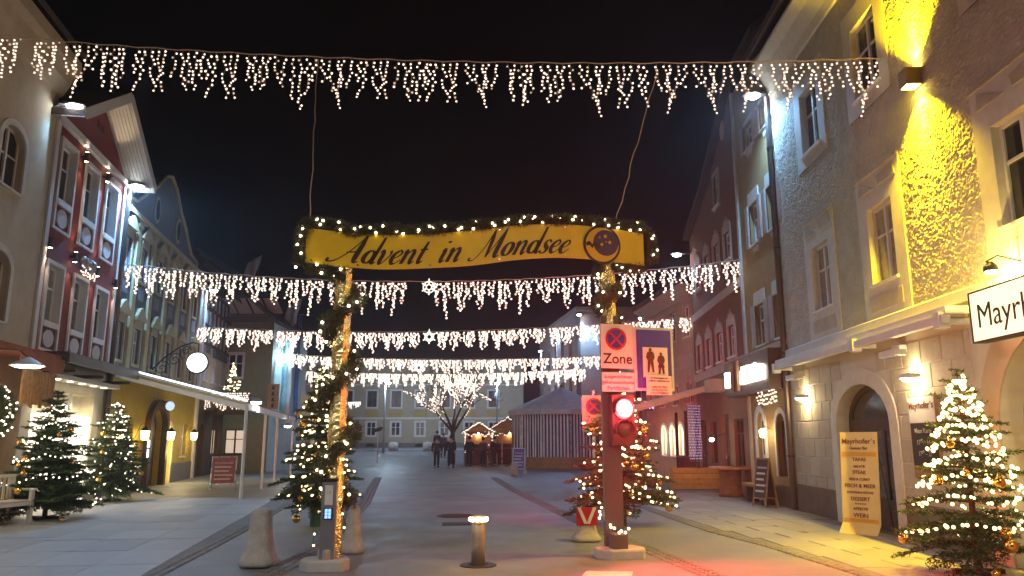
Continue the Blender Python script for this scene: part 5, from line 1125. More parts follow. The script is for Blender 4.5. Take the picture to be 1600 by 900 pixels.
def garland(name, path, rad, dens, label, bulbs, seed, br=.02, nl=.07):
    g = np.random.RandomState(seed); P = np.array(catmull(path, 10)); seg = np.linalg.norm(np.diff(P, axis=0), axis=1); Ln = seg.sum(); k = int(Ln*dens); cs = np.concatenate([[0], np.cumsum(seg)])
    q = g.rand(k)*Ln; idx = np.clip(np.searchsorted(cs, q)-1, 0, len(seg)-1); t_ = ((q-cs[idx])/seg[idx])[:, None]; base = P[idx]*(1-t_) + P[idx+1]*t_
    tv = (P[idx+1]-P[idx])/seg[idx][:, None]; rv = g.normal(size=(k, 3)); rv -= tv*(rv*tv).sum(1)[:, None]; rv /= np.linalg.norm(rv, axis=1)[:, None]
    base = base + rv*(g.rand(k)**.6*rad*(.7+.5*np.sin(q*5+seed)**2))[:, None]; d = rv*.7 + tv*g.normal(size=(k, 1))*.7 + g.normal(size=(k, 3))*.3; d /= np.linalg.norm(d, axis=1)[:, None]
    t = thing(name, label, 'garland', (0, 0, 0)); link('foliage', tri_mesh('foliage', needles(g, base, d, nl*(.6+.8*g.rand(k)), .013), needle2), t); MB().tube([tuple(p) for p in P], .014, 5).build('core', woodtrunk, t)
    bu = MB(); rr = random.Random(seed)
    for i in range(bulbs):
        s = (i+rr.uniform(.2, .8))/bulbs*Ln; j = min(len(seg)-1, max(0, int(np.searchsorted(cs, s))-1)); p = P[j]; a = Vector((rr.gauss(0, 1), -abs(rr.gauss(.6, .6)), rr.gauss(0, 1))).normalized()*rad*rr.uniform(.8, 1.15); bu.ico((p[0]+a.x, p[1]+a.y, p[2]+a.z), br)
    b_ = bu.build('bulbs', bulbG, t); b_['kind'] = 'stuff'; return t
def onB(u, z, out=.13): v = PLm + UB*u; return (v.x + UB.y*out, v.y - UB.x*out, z)
garland('fir_garland', [onB(-.6, 3.9), onB(-.6, 4.3), onB(-.5, 4.5), onB(-.2, 4.5), onB(.1, 4.42), onB(.5, 4.47), onB(1.0, 4.5), onB(1.5, 4.57), onB(2.0, 4.66), onB(2.5, 4.75), onB(3.0, 4.80), onB(3.5, 4.82), onB(4.0, 4.80), onB(4.4, 4.77), onB(4.56, 4.6), onB(4.57, 4.25)], .066, 2500, 'fir garland with small lights along the top edge of the yellow banner', 52, 21, .019)
def spiral(c, z0, z1, r, turns, n=60): return [(c.x + r*math.cos(2*math.pi*turns*i/n), c.y + r*math.sin(2*math.pi*turns*i/n), z0 + (z1-z0)*i/n) for i in range(n+1)]
garland('fir_garland', spiral(PLm, .75, 3.85, .2, 3.4), .10, 2100, 'fir garland winding down the gold mast by the control pillar', 26, 22, .021)
garland('fir_garland', [onB(-.5, 3.86), onB(-.2, 3.84), onB(0, 3.8, .16)], .07, 2000, 'short fir garland under the left end of the yellow banner', 3, 24, .02)
garland('fir_garland', spiral(PRm, 3.3, 4.15, .15, 1.6, 30), .10, 2000, 'short fir garland winding round the mast above the zone sign', 12, 23, .02)
garland('fir_garland', [onB(3.9, 4.16, .1), onB(4.2, 4.13, .1), onB(4.45, 4.15, .1)], .05, 1500, 'thin fir garland under the right end of the yellow banner', 4, 25, .016)
# stay wires from the nearest light string
for k, (a, b, lab) in enumerate((((-3.44, 12.55, 8.2), onB(-.5, 4.5, 0), 'left'), ((2.55, 12.45, 7.98), onB(4.02, 4.8, 0), 'right'))):
    A, B = Vector(a), Vector(b); g = random.Random(k); tag(MB().tube([tuple(A.lerp(B, i/14) + Vector((g.uniform(-.02, .02), 0, 0))) for i in range(15)], .009, 5).build('stay_wire', cableM), 'thin pale wire from the nearest light string down to the %s end of the banner' % lab, 'wire')
# ------------------------------------------------------------------ signs and traffic light at the right mast
whiteS = mat('sign_white', (.62, .60, .55), .4, vary=.08, stain=(.48, .44, .38), stain_scale=4, stain_amt=.35); blueS = mat('sign_blue', (.03, .035, .30), .4, vary=.05); redS = mat('sign_red', (.42, .015, .02), .4, vary=.05); inkS = mat('sign_ink', (.02, .012, .012), .5)
def plate(parent, x0, x1, z0, z1, y=-.0, m=None, name='plate'): return MB().bev(x0, x1, y-.012, y, z0, z1, .002).build(name, m or whiteS, parent)
def noparking(parent, cx_, cz_, r_, y):
    MB().slab(cir(r_, cx_, cz_), y-.004, y).build('red_ring', redS, parent); MB().slab(cir(r_*.8, cx_, cz_), y-.007, y-.004).build('blue_disc', blueS, parent)
    for sg in (1, -1): MB().slab([(cx_ + r_*.82*math.cos(a), cz_ + r_*.82*math.sin(a)) for a in ((sg*math.pi/4+.11), (sg*math.pi/4+math.pi-.11), (sg*math.pi/4+math.pi+.11), (sg*math.pi/4-.11))][::-1] if sg > 0 else [(cx_ + r_*.82*math.cos(a), cz_ + r_*.82*math.sin(a)) for a in ((sg*math.pi/4+.11), (sg*math.pi/4+math.pi-.11), (sg*math.pi/4+math.pi+.11), (sg*math.pi/4-.11))][::-1], y-.009 - .001*sg, y-.007).build('red_bar', redS, parent)
def signbase(u, out, name, label): v = onB(u, 0, out); return thing(name, label, 'traffic sign', v, AB)
z1_ = signbase(3.95, .14, 'zone_sign', 'white zone sign with round no stopping symbol on the mast')
plate(z1_, -.26, .26, 2.62, 3.27); noparking(z1_, -.02, 3.05, .165, -.013); text('lettering', 'Zone', .21, inkS, z1_, (0, -.014, 2.69), bold=.002)
MB().box(-.03, .03, 0, .1, 2.7, 2.76).box(-.03, .03, 0, .1, 3.15, 3.21).build('clamp', steel, z1_)
z2_ = signbase(3.95, .14, 'plate_sign', 'white supplementary plate with three red printed lines under the zone sign')
plate(z2_, -.25, .25, 2.28, 2.56)
for i, s_ in enumerate(('ausgenommen', 'gekennzeichnete', 'Parkflächen')): text('lettering', s_, .075, mat('red_print', (.38, .03, .03), .5), z2_, (0, -.014, 2.475 - i*.082))
MB().box(-.03, .03, 0, .1, 2.38, 2.44).build('clamp', steel, z2_)
z3_ = signbase(4.52, .15, 'pedestrian_zone_sign', 'tall blue pedestrian zone sign with two walking figures beside the zone sign')
plate(z3_, -.315, .315, 2.3, 3.24); plate(z3_, -.275, .275, 2.34, 3.2, -.0125, blueS, 'blue_field'); plate(z3_, -.185, .21, 2.5, 2.94, -.025, whiteS, 'white_field')
def pict(parent, cx_, zb, h, skirt):
    m_ = MB(); y0, y1 = -.043, -.038; m_.slab(cir(h*.062, cx_, zb+h*.93, 14), y0, y1)
    m_.slab([(cx_-h*.05, zb+h*.86), (cx_-h*.14, zb+h*.8), (cx_-h*.19, zb+h*.62), (cx_-h*.11, zb+h*.46)] + ([(cx_-h*.17, zb+h*.3), (cx_+h*.17, zb+h*.3)] if skirt else [(cx_-h*.13, zb+h*.42), (cx_+h*.13, zb+h*.42)]) + [(cx_+h*.11, zb+h*.46), (cx_+h*.19, zb+h*.62), (cx_+h*.14, zb+h*.8), (cx_+h*.05, zb+h*.86)], y0, y1)
    m_.slab([(cx_-h*.12, zb+h*.45), (cx_-h*.14, zb), (cx_-h*.06, zb), (cx_-h*.005, zb+h*.4)], y0, y1); m_.slab([(cx_+h*.005, zb+h*.4), (cx_+h*.08, zb), (cx_+h*.16, zb), (cx_+h*.12, zb+h*.45)], y0, y1); m_.build('pedestrian_symbol', mat('symbol_red_black', (.06, .012, .015), .5), parent)
pict(z3_, -.07, 2.57, .36, False); pict(z3_, .10, 2.55, .32, True)
plate(z3_, -.15, .25, 2.24, 2.52, -.045, whiteS, 'note_plate')
for i, s_ in enumerate(('An Werktagen von', '6.00 bis 10.00 Uhr frei', '', 'Zufahrt für Gäste', 'und Anrainer frei', 'Taxi und Radfahrer')):
    if s_: text('lettering', s_, .036, inkS, z3_, (.05, -.0585, 2.475 - i*.043))
MB().box(-.4, .3, 0, .04, 2.6, 2.66).box(-.4, .3, 0, .04, 3.0, 3.06).build('bracket', steel, z3_)
tl = thing('traffic_light', 'two aspect traffic light with its red lens blazing under the zone sign', 'traffic light', onB(3.98, 0, .1), AB)
MB().bev(-.17, .17, -.14, .04, 1.52, 2.24, .02).build('housing', mat('signal_dark', (.03, .028, .028), .5), tl)
redE = emit('red_lens_lit', (1, .02, .03), 9)
hotE = emit('red_lens_core', (1, .4, .36), 60)
MB().lathe([(.142, 0), (.136, .03), (.09, .065), (.005, .078)], 22, (0, -.14, 2.03), axis='y').build('lit_red_lens', redE, tl)
MB().lathe([(.108, 0), (.1, .03), (.06, .05), (.005, .055)], 22, (0, -.18, 2.03), axis='y').build('lens_core', hotE, tl)
MB().lathe([(.1, 0), (.09, .02), (.05, .035), (.005, .04)], 22, (0, -.14, 1.74), axis='y').build('dark_lens', mat('dark_lens', (.01, .05, .03), .15), tl)
for zc in (2.03, 1.74):
    mb = MB(); P = [(.15*math.cos(a), .15*math.sin(a)) for a in [R(-20 + 220*i/14) for i in range(15)]]
    for i in range(14): p, q = P[i], P[i+1]; mb.add([(p[0],-.14,zc+p[1]),(q[0],-.14,zc+q[1]),(q[0]*.98,-.21,zc+q[1]*.96),(p[0]*.98,-.21,zc+p[1]*.96)], [(0,1,2,3)])
    vz = mb.build('visor', MATS['signal_dark'], tl); sm_ = vz.modifiers.new('thickness', 'SOLIDIFY'); sm_.thickness = .006
lamp('red_glow', tl, 'SPOT', (0, -.26, 2.06), 1500, (1, .03, .045), .06, (R(-66), 0, R(12)), 128, .7)
lamp('red_glow', tl, 'POINT', (0, -.30, 2.08), 130, (1, .03, .045), .06)
MB().lathe([(.105, 0), (.1, -.02), (.06, -.045), (.005, -.055)], 22, (0, .041, 2.03), axis='y').build('added_rear_lens', redE, tl)  # unseen rear lens, added with the spot below to redden what stands behind
lamp('red_glow', tl, 'SPOT', (.2, .2, 2.05), 3600, (1, .03, .05), .1, (R(93), 0, R(-8)), 74, 1.0)  # added spot that casts red on the fir, tent and terrace
def island(c, sx, sy, label, rz):
    t = tag(MB().flat([(-sx, -.1), (-sx*.6, -sy), (sx*.75, -sy), (sx, -.05), (sx*.8, sy), (-sx*.55, sy), (-sx*.95, sy*.5)], -.03, .13).build('kerb_island', mat('pale_kerbstone', (.42, .40, .38), .75, vary=.15, bump=.3)), label, 'kerbstone'); t.location = c; t.rotation_euler = (0, 0, rz); bv = t.modifiers.new('bevel', 'BEVEL'); bv.width = .03; bv.segments = 2; return t
island((-2.36, 10.2, 0), .31, .22, 'pale kerbstone base under the grey control pillar', .1); island((1.5, 11.2, 0), .36, .24, 'pale kerbstone base under the traffic light mast', .2)
# control pillar
cp = thing('control_pillar', 'grey control pillar with a blue lit keypad before the left gold mast', 'control pillar', (-2.33, 10.14, .13), .1)
MB().bev(-.09, .09, -.07, .07, 0, .95, .015).build('body', greym, cp); MB().box(-.05, .05, -.076, -.0705, .66, .9).build('label_plate', whiteS, cp); MB().box(-.055, .055, -.078, -.0702, .48, .62).build('keypad_surround', inkS, cp); kb = emit('blue_screen', (.05, .2, 1), 3.2)
for i in range(2):
    for j in range(3): MB().box(-.04+i*.042, -.006+i*.042, -.082, -.078, .495+j*.04, .53+j*.04).build('key', kb, cp)
text('lettering', '1 3', .035, inkS, cp, (0, -.079, .80)); MB().bev(-.1, .1, -.08, .08, .95, .98, .01).build('cap', inkS, cp); MB().lathe([(.12, -.02), (.12, .1), (.1, .12)], 4, sq=3).build('foot', concrete, cp)
# footing with candles-like bulbs at the right mast
ft = thing('mast_footing', 'small brown footing block with a ring of lights at the traffic light mast', 'footing', (1.47, 11.08, .13), AB); MB().bev(-.1, .1, -.1, .1, 0, .2, .01).build('block', MATS['column_brown'], ft); bu = MB()
for x, z in ((-.1, .28), (-.03, .22), (.06, .22), (.11, .27), (.0, .24)): bu.ico((x, -.11, z), .022)
b_ = bu.build('bulbs', bulbT, ft); b_['kind'] = 'stuff'
dl = thing('drop_light_chain', 'light chain hanging from the fir down to the traffic light mast foot', 'light string', (0, 0, 0)); pth = catmull([(1.05, 12.6, .95), (1.2, 12.2, .8), (1.32, 11.7, .62), (1.28, 11.4, .5), (1.36, 11.15, .4)], 6); MB().tube(pth, .005, 4).build('wire', MATS['green_wire'], dl); bu = MB()
for i, p in enumerate(pth):
    if i % 2 == 0: bu.ico((p[0] + random.Random(i).uniform(-.05, .05), p[1], p[2]), .02)
b_ = bu.build('bulbs', bulbT, dl); b_['kind'] = 'stuff'
dl = thing('drop_light_chain', 'light chain hanging down beside the grey control pillar', 'light string', (0, 0, 0)); pth = catmull([(-2.2, 10.25, 1.35), (-2.16, 10.2, 1.05), (-2.2, 10.15, .8), (-2.14, 10.2, .5), (-2.5, 10.25, .45), (-2.52, 10.2, .25)], 5); MB().tube(pth, .005, 4).build('wire', MATS['green_wire'], dl); bu = MB()
for i, p in enumerate(pth):
    if i % 3 == 0: bu.ico(p, .016)
b_ = bu.build('bulbs', bulbT, dl); b_['kind'] = 'stuff'
# second zone signs behind
def zone_post(loc, rz, label, txt, h=2.3, w=.26):
    t = thing('zone_sign', label, 'traffic sign', loc, rz); MB().tube([(0, .04, 0), (0, .04, h+.1)], .03, 10).build('post', steel, t); plate(t, -w, w, h-.78, h); noparking(t, 0, h-.24, .18, -.013); text('lettering', txt, .1 if len(txt) > 6 else .17, inkS, t, (0, -.014, h-.56)); return t
zone_post((1.78, 16.9, 0), .1, 'zone sign on its own post behind the traffic light fir', 'Zone', 2.55).children
zone_post((-4.2, 16.5, 0), -.15, 'no stopping sign on its own post behind the control pillar fir', 'Kurzparkzone', 2.56, .3)
# ------------------------------------------------------------------ bollards
def stone_bollard(loc, label, s=1, sy=1):
    t = tag(MB().lathe([(.235, 0), (.262, .03), (.264, .06), (.262, .09), (.25, .12), (.235, .15), (.21, .21), (.195, .28), (.178, .38), (.165, .48), (.157, .58), (.15, .68), (.146, .76), (.142, .80), (.135, .84), (.12, .86), (.07, .885), (.005, .89)], 36, sq=1.0).build('stone_bollard', concrete, None, True), label, 'bollard', 'concrete bollards'); t.location = loc; jg = random.Random(int(loc[1]*10))
    for v_ in t.data.vertices: nn = noise.noise_vector(v_.co*9 + Vector((loc[1], 0, 0))); v_.co += nn*.008; t.scale = (s, s, sy); return t
stone_bollard((-3.28, 10.45, 0), 'squat flared concrete bollard left of the control pillar', .9, .81); stone_bollard((-2.3, 11.6, 0), 'concrete bollard half hidden behind the control pillar', .62, .75)
sbv = stone_bollard((1.2, 12.95, 0), 'concrete block with red and white striped plate beside the traffic light mast', .9, .56); sbv.name = 'warning_block'
for sg in (-1, 1):
    MB().slab([(sg*.02-.03, .5), (sg*.02+.03, .5), (sg*.14+.03, .95), (sg*.14-.03, .95)], -.2, -.185).build('white_stripe', whiteS, sbv)
MB().slab([(-.19, .45), (.19, .45), (.19, .95), (-.19, .95)], -.184, -.165).build('striped_plate', redS, sbv)
rb_ = thing('lit_bollard', 'retractable stainless steel bollard with amber lights on top in mid street', 'bollard', (-.44, 10.5, 0))
MB().lathe([(.092, 0), (.092, .5), (.092, .52)], 28).build('cylinder', mat('brushed_steel', (.62, .58, .50), .42, metal=.8, vary=.12, vscale=2), rb_, True); MB().lathe([(.104, .52), (.106, .535), (.104, .60), (.09, .615), (.02, .62)], 28).build('head', MATS['brushed_steel'], rb_, True)
aE = emit('amber_led', (1, .66, .2), 30, 'FRONT')
for i in range(10): a = 2*math.pi*i/10 + .2; MB().ico((.104*math.cos(a), .104*math.sin(a), .575), .032).build('amber_light', aE, rb_)
MB().lathe([(.24, -.01), (.24, .004), (.23, .008), (.13, .008), (.125, .0)], 32).build('ground_ring', MATS['cast_iron'], rb_)
lamp('amber_glow', rb_, 'POINT', (0, -.2, .7), 9, (1, .6, .15), .06)

for u_ in (-.42, .2, 1.2, 2.2, 3.2, 4.38):   # screws holding the banner board
    for tb_, dz in ((botC, .035), (topC, -.04)): MB().lathe([(.014, 0), (.012, .006)], 10, (u_, -.02, lerp1([(p[0], p[1]) for p in tb_], u_) + dz), axis='y').build('screw', steel, bn)
# ------------------------------------------------------------------ white bench at the left edge
bh = thing('bench', 'white wooden garden bench at the foot of the dense fir', 'bench', (-9.75, 14.85, .012), R(78))
wp = mat('bench_white', (.62, .60, .55), .5, vary=.08)
for sx in (-.7, .7):
    for sy in (-.24, .24): MB().box(sx-.035, sx+.035, sy-.035, sy+.035, 0, .62 if sy < 0 else .9).build('leg', wp, bh)
    MB().bev(sx-.045, sx+.045, -.32, .26, .62, .66, .01).build('armrest', wp, bh); MB().box(sx-.02, sx+.02, -.2, .2, .16, .21).build('stretcher', wp, bh)
for i in range(5): MB().bev(-.76, .76, -.26+i*.1, -.175+i*.1, .42, .445, .004).build('seat_slat', wp, bh)
for i in range(12): MB().box(-.62+i*.11, -.57+i*.11, .225, .25, .46, .86).build('back_slat', wp, bh)
MB().bev(-.74, .74, .21, .27, .86, .92, .01).build('top_rail', wp, bh)
for sy in (-.24, .24): MB().box(-.66, .66, sy-.02, sy+.02, .34, .41).build('apron', wp, bh)
# ------------------------------------------------------------------ A-boards
def a_board(loc, rz, w, h, frame, face, label, kind='A-board'):
    t = thing('pavement_sign', label, 'pavement sign', loc, rz, 'folding pavement signs')
    k = h*.16; L = math.hypot(h, k); tl_ = math.atan2(k, h)
    for sg in (-1, 1):
        p = link('panel', MB().box(-w/2, -w/2+.035, -.015, .015, 0, L).box(w/2-.035, w/2, -.015, .015, 0, L).box(-w/2+.035, w/2-.035, -.015, .015, L-.035, L).box(-w/2+.035, w/2-.035, -.015, .015, L*.16, L*.16+.035).mesh('panel', frame), t, (0, sg*k, 0), (sg*tl_, 0, 0))
        p.rotation_euler = (sg*tl_ if sg > 0 else -tl_, 0, 0)
        MB().box(-w/2+.035, w/2-.035, -.006, .006, L*.16+.035, L-.035).build('poster', face, p)
        if sg < 0:
            for i in range(5): MB().box(-w*.36, w*(.36 - .08*(i % 3)), -.009, -.0062, L*(.78-.12*i), L*(.82-.12*i)).build('printed_line', whiteS if i else mat('pink_print', (.5, .3, .4), .5), p)
    return t
pinkP = mat('poster_rose', (.32, .10, .12), .5, vary=.35, vscale=6); vioP = mat('poster_violet', (.13, .08, .28), .5, vary=.2); palP = mat('poster_pale', (.42, .38, .40), .5)
a_board((-9.35, 25.6, .015), .25, .78, 1.05, steel, pinkP, 'rose coloured menu A-board with metal frame beside a canopy post')
a_board((.35, 38.2, 0), -.25, .62, 1.2, white, vioP, 'white framed violet A-board in front of the striped tent')
a_board((-1.3, 49.5, 0), .5, .7, 1.25, white, palP, 'pale A-board leaning left of the striped tent')
wb2 = a_board((6.12, 19.2, .01), R(-70), .5, 1.15, midwood, darkwood, 'brown wooden A-board at the corner beside the drain pipe')
tub = tag(MB().lathe([(.16, 0), (.18, .05), (.15, .45), (.19, .55), (.16, .56)], 14).build('planter', concrete, None, True), 'small pale planter in front of the violet A-board', 'planter'); tub.location = (.12, 35.6, 0)
# ------------------------------------------------------------------ terrace on the right: awning, posts, planter box, table and bench
ta = thing('terrace_awning', 'sloping pale awning on brown posts over the restaurant terrace', 'awning')
A = Vector((6.78, 25.4, 3.45)); B = Vector((4.0, 25.0, 2.66)); C_ = Vector((6.6, 35.2, 3.45)); D = Vector((3.75, 35.2, 2.66)); mb = MB(); quadslab(mb, (B, A, C_, D), .05); mb.build('awning_sheet', mat('awning_sand', (.50, .36, .22), .75, vary=.12), ta)
MB().bar(A - Vector((0, 0, .1)), B - Vector((0, 0, .1)), .06, .16).bar(B - Vector((0, 0, .12)), D - Vector((0, 0, .12)), .06, .18).build('valance', MATS['awning_sand'], ta)
MB().box(6.3, 6.8, 24.5, 25.3, 3.1, 3.5).build('awning_cassette', mat('cassette_cream', (.5, .4, .25), .6), ta)
for x, y in ((4.12, 25.1), (4.0, 30), (3.85, 35)): MB().box(x-.06, x+.06, y-.06, y+.06, 0, 2.56).build('post', darkwood, ta)
for i in range(1, 4): MB().bar(A.lerp(C_, i/4) - Vector((0, 0, .1)), B.lerp(D, i/4) - Vector((0, 0, .1)), .06, .08).build('rafter', darkwood, ta)
sc = thing('terrace_screen', 'dark wooden balustrade screen along the back of the terrace', 'screen', (6.2, 26.2, 0), R(90)); 
MB().box(0, 3.2, -.04, .04, .95, 1.03).box(0, 3.2, -.04, .04, .1, .16).build('rail', darkwood, sc)
for i in range(20): MB().box(.04+i*.16, .1+i*.16, -.02, .02, .16, .95).build('baluster', darkwood, sc)
for x in (0, 1.6, 3.2): MB().box(x-.05, x+.05, -.05, .05, 0, 2.6).build('post', darkwood, sc)
bl = thing('light_curtain', 'curtain of dim bluish light strands under the terrace awning', 'fairy lights', (6.1, 25.6, 0)); wi = MB(); bu = MB(); g = random.Random(12)
for i in range(9):
    x = -.3 + i*.06; wi.tube([(x, i*.05, 2.75), (x, i*.05, .9)], .004, 3, False)
    for k in range(20): bu.ico((x + g.uniform(-.02, .02), i*.05, 2.7 - k*.09), .012)
wi.build('wire', cableM, bl); b_ = bu.build('bulbs', emit('blue_bulb', (.45, .45, 1), 1.6), bl); b_['kind'] = 'stuff'
pb = thing('planter_box', 'long yellow wooden planter box beside the terrace', 'planter', (6.0, 26.0, 0), 0)
for i in range(4): MB().bev(-.75, .75, -.26, -.22, .02+i*.17, .175+i*.17, .004).build('plank', mat('yellow_board', (.46, .26, .05), .6, vary=.2, vscale=8, rnd=.1), pb)
for i in range(4): MB().bev(-.75, .75, .22, .26, .02+i*.17, .175+i*.17, .004).build('plank', MATS['yellow_board'], pb)
for x in (-.77, .73): MB().box(x, x+.04, -.26, .26, 0, .7).build('end_board', MATS['yellow_board'], pb)
MB().box(-.72, .72, -.22, .22, .5, .62).build('soil', mat('soil', (.04, .03, .02), .9), pb)
tb = thing('barrel_table', 'round table top on a rough tree trunk base by the ochre house', 'table', (6.25, 22.6, .01)); MB().lathe([(.36, 0), (.33, .12), (.29, .4), (.31, .7), (.33, .76)], 14).build('trunk_base', mat('trunk_wood', (.22, .12, .06), .8, vary=.3, vscale=6, bump=.5, bscale=20), tb, True); MB().lathe([(.62, .76), (.63, .78), (.62, .82), (.6, .83)], 30).build('table_top', midwood, tb)
be = thing('log_bench', 'low rustic bench of half logs against the ochre house', 'bench', (6.35, 20.3, .01), R(90)); MB().bev(-.8, .8, -.2, .2, .4, .48, .02).build('seat', midwood, be)
for x in (-.6, .6): MB().lathe([(.16, 0), (.15, .2), (.16, .4)], 10, (x, 0, 0)).build('leg', woodtrunk, be)
bs_ = thing('led_sign', 'small blue and violet lit sign far down the right side', 'sign', (5.6, 33.6, 3.0)); MB().box(-.6, .5, 0, .1, -.17, .17).build('case', black, bs_); text('lettering', 'PAVILLON', .25, emit('led_blue', (.25, .3, 1), 8), bs_, (-.05, -.012, -.08), bold=.004)
tl2 = tag(MB().lathe([(.02, -.06), (.07, -.03), (.07, .03), (.02, .06)], 10).build('terrace_lamp', emit('terrace_bulb', (1, .85, .6), 20)), 'small round lamp glowing on the terrace of the red brown house', 'lamp'); tl2.location = (6.2, 24.3, 1.6); MB().tube([(0, 0, .05), (.5, .1, .2)], .012).build('arm', black, tl2); lamp('glow', tl2, 'POINT', (-.12, 0, 0), 12, (1, .8, .5), .06)
# ------------------------------------------------------------------ striped market tent
tn = thing('market_tent', 'round market tent with purple and white vertical stripes and pale pointed roof', 'tent', (3.0, 47.2, 0)); n = 12; Rt = 3.0
pw_ = mat('tent_white', (.82, .76, .77), .8); pp_ = mat('tent_purple', (.07, .03, .06), .8)
for k in range(n):
    a0, a1 = 2*math.pi*k/n + .1, 2*math.pi*(k+1)/n + .1; p, q = Vector((Rt*math.cos(a0), Rt*math.sin(a0), 0)), Vector((Rt*math.cos(a1), Rt*math.sin(a1), 0)); nm = (p+q).normalized(); ns = 16
    mb = MB()
    for j in range(ns):
        u0, u1 = p.lerp(q, j/ns), p.lerp(q, (j+1)/ns); d0 = nm*.035*math.sin(j*1.9+k); d1 = nm*.035*math.sin((j+1)*1.9+k); mb.cur = j % 2
        mb.add([(*(u0+d0).xy, .62), (*(u1+d1).xy, .62), (*u1.xy, 3.35), (*u0.xy, 3.35)], [(0,1,2,3)])
    mb.build('wall_panel', [pw_, pp_], tn)
    mb = MB(); ro = 1.09; mb.add([(p.x*ro, p.y*ro, 3.3), (q.x*ro, q.y*ro, 3.3), (0, 0, 4.75), (p.x*ro, p.y*ro, 3.02), (q.x*ro, q.y*ro, 3.02)], [(0,1,2),(3,4,1,0)]); mb.build('roof_panel', mat('tent_roof', (.62, .56, .58), .8, vary=.15), tn)
    mb = MB(); mb.add([(p.x*1.01, p.y*1.01, 0), (q.x*1.01, q.y*1.01, 0), (q.x*1.01, q.y*1.01, .62), (p.x*1.01, p.y*1.01, .62)], [(0,1,2,3)]); mb.build('base_board', midwood, tn)
    MB().tube([(p.x, p.y, 0), (p.x, p.y, 3.3)], .03, 6).build('pole', steel, tn)
MB().ball((0, 0, 4.8), .09, 8, 6).build('finial', goldM, tn)
# ------------------------------------------------------------------ market huts
def hut(loc, rz, w, d, h, label, sign):
    t = thing('market_hut', label, 'market hut', loc, rz, 'wooden market huts'); hw = mat('hut_wood', (.17, .08, .04), .7, vary=.25, vscale=5)
    k = 0; z = 0
    while z < 1.0: MB().box(-w/2, w/2, -.02, .02, z+.005, z+.19).build('plank', hw, t); z += .2
    MB().box(-w/2-.05, w/2+.05, -.3, .05, 1.0, 1.06).build('counter', midwood, t)
    MB().box(-w/2, -w/2+.06, .02, d, 0, h).box(w/2-.06, w/2, .02, d, 0, h).box(-w/2+.06, w/2-.06, d-.06, d, 0, h).build('wall', hw, t)
    for x in (-w/2, w/2-.1): MB().box(x, x+.1, -.05, .03, 0, h).build('post', hw, t)
    ap = h + w*.32; mb = MB()
    for sg in (-1, 1):
        vs = [(x, y, z+dz) for dz in (0, .08) for x, y, z in ((0,-.45,ap),(sg*(w/2+.25),-.45,h-.1),(sg*(w/2+.25),d+.1,h-.1),(0,d+.1,ap))]; mb.add(vs, [(0,1,2,3),(7,6,5,4),(0,4,5,1),(1,5,6,2),(2,6,7,3)])
    mb.build('roof', mat('hut_roof', (.09, .05, .04), .8), t); MB().slab([(-w/2, h-.02), (w/2, h-.02), (0, ap-.1)], -.02, .02).build('gable', midwood, t)
    MB().box(-w/2+.06, w/2-.06, .4, .44, 1.3, 1.9).build('shelf', midwood, t)
    lamp('hut_light', t, 'POINT', (0, .3, h-.25), 20, (1, .66, .3), .1); MB().ball((0, .3, h-.15), .06, 8, 6).build('bulb', warmE, t)
    fl = thing('fairy_lights', sign, 'fairy lights', loc, rz); bu = MB(); g = random.Random(int(loc[0]*10))
    for sg in (-1, 1):
        for i in range(16): f = i/15; bu.ico((sg*(w/2+.2)*f, -.5, ap + (h-.1-ap)*f + g.uniform(-.04, .04)), .045)
        for i in range(12): bu.ico((sg*(w/2), -.1, h*(.4+.6*i/12) + g.uniform(-.05, .05)), .045)
    for i in range(18): bu.ico((-w/2 + w*i/17, -.34, h-.25 + .08*math.sin(i*1.4)), .045)
    bu.build('bulbs', bulbW, fl)['kind'] = 'stuff'
hut((-2.1, 49.2, .02), .1, 1.7, 1.8, 2.1, 'small gabled market hut outlined in lights beside the bare tree', 'lights along the edges of the small gabled market hut')
hut((-.2, 50.8, .03), -.1, 2.6, 2.0, 2.15, 'wider market hut glowing orange inside, left of the striped tent', 'lights along the roof of the wider market hut')
hp = thing('patio_heater', 'mushroom shaped heater with a yellow hood before the market huts', 'heater', (-.6, 47.0, 0)); MB().lathe([(.3, 0), (.28, .08), (.04, .1), (.035, 1.9), (.1, 1.95)], 14).build('stem', steel, hp); MB().lathe([(.5, 1.98), (.35, 2.15), (.1, 2.25), (.02, 2.27)], 18).build('hood', mat('hood_yellow', (.5, .32, .06), .5), hp)
st_ = thing('market_stall', 'low white canopy stall far left behind the canopy posts', 'market stall', (-13.3, 46.5, 0))
for x in (-1.6, 1.6):
    for y in (-1, 1): MB().tube([(x, y, 0), (x, y, 2.2)], .04, 6).build('post', white, st_)
MB().add([(-1.8,-1.2,2.15),(1.8,-1.2,2.15),(1.8,1.2,2.15),(-1.8,1.2,2.15),(-.6,0,2.8),(.6,0,2.8)], [(0,1,5,4),(1,2,5),(2,3,4,5),(3,0,4),(3,2,1,0)]).build('canopy', white, st_); MB().box(-1.5, 1.5, -.95, -.6, 0, .95).build('counter', midwood, st_)
lamp('stall_light', st_, 'POINT', (0, -.3, 1.9), 45, (1, .85, .6), .1); MB().ball((0, -.3, 2.02), .07, 8, 6).build('bulb', warmE, st_)
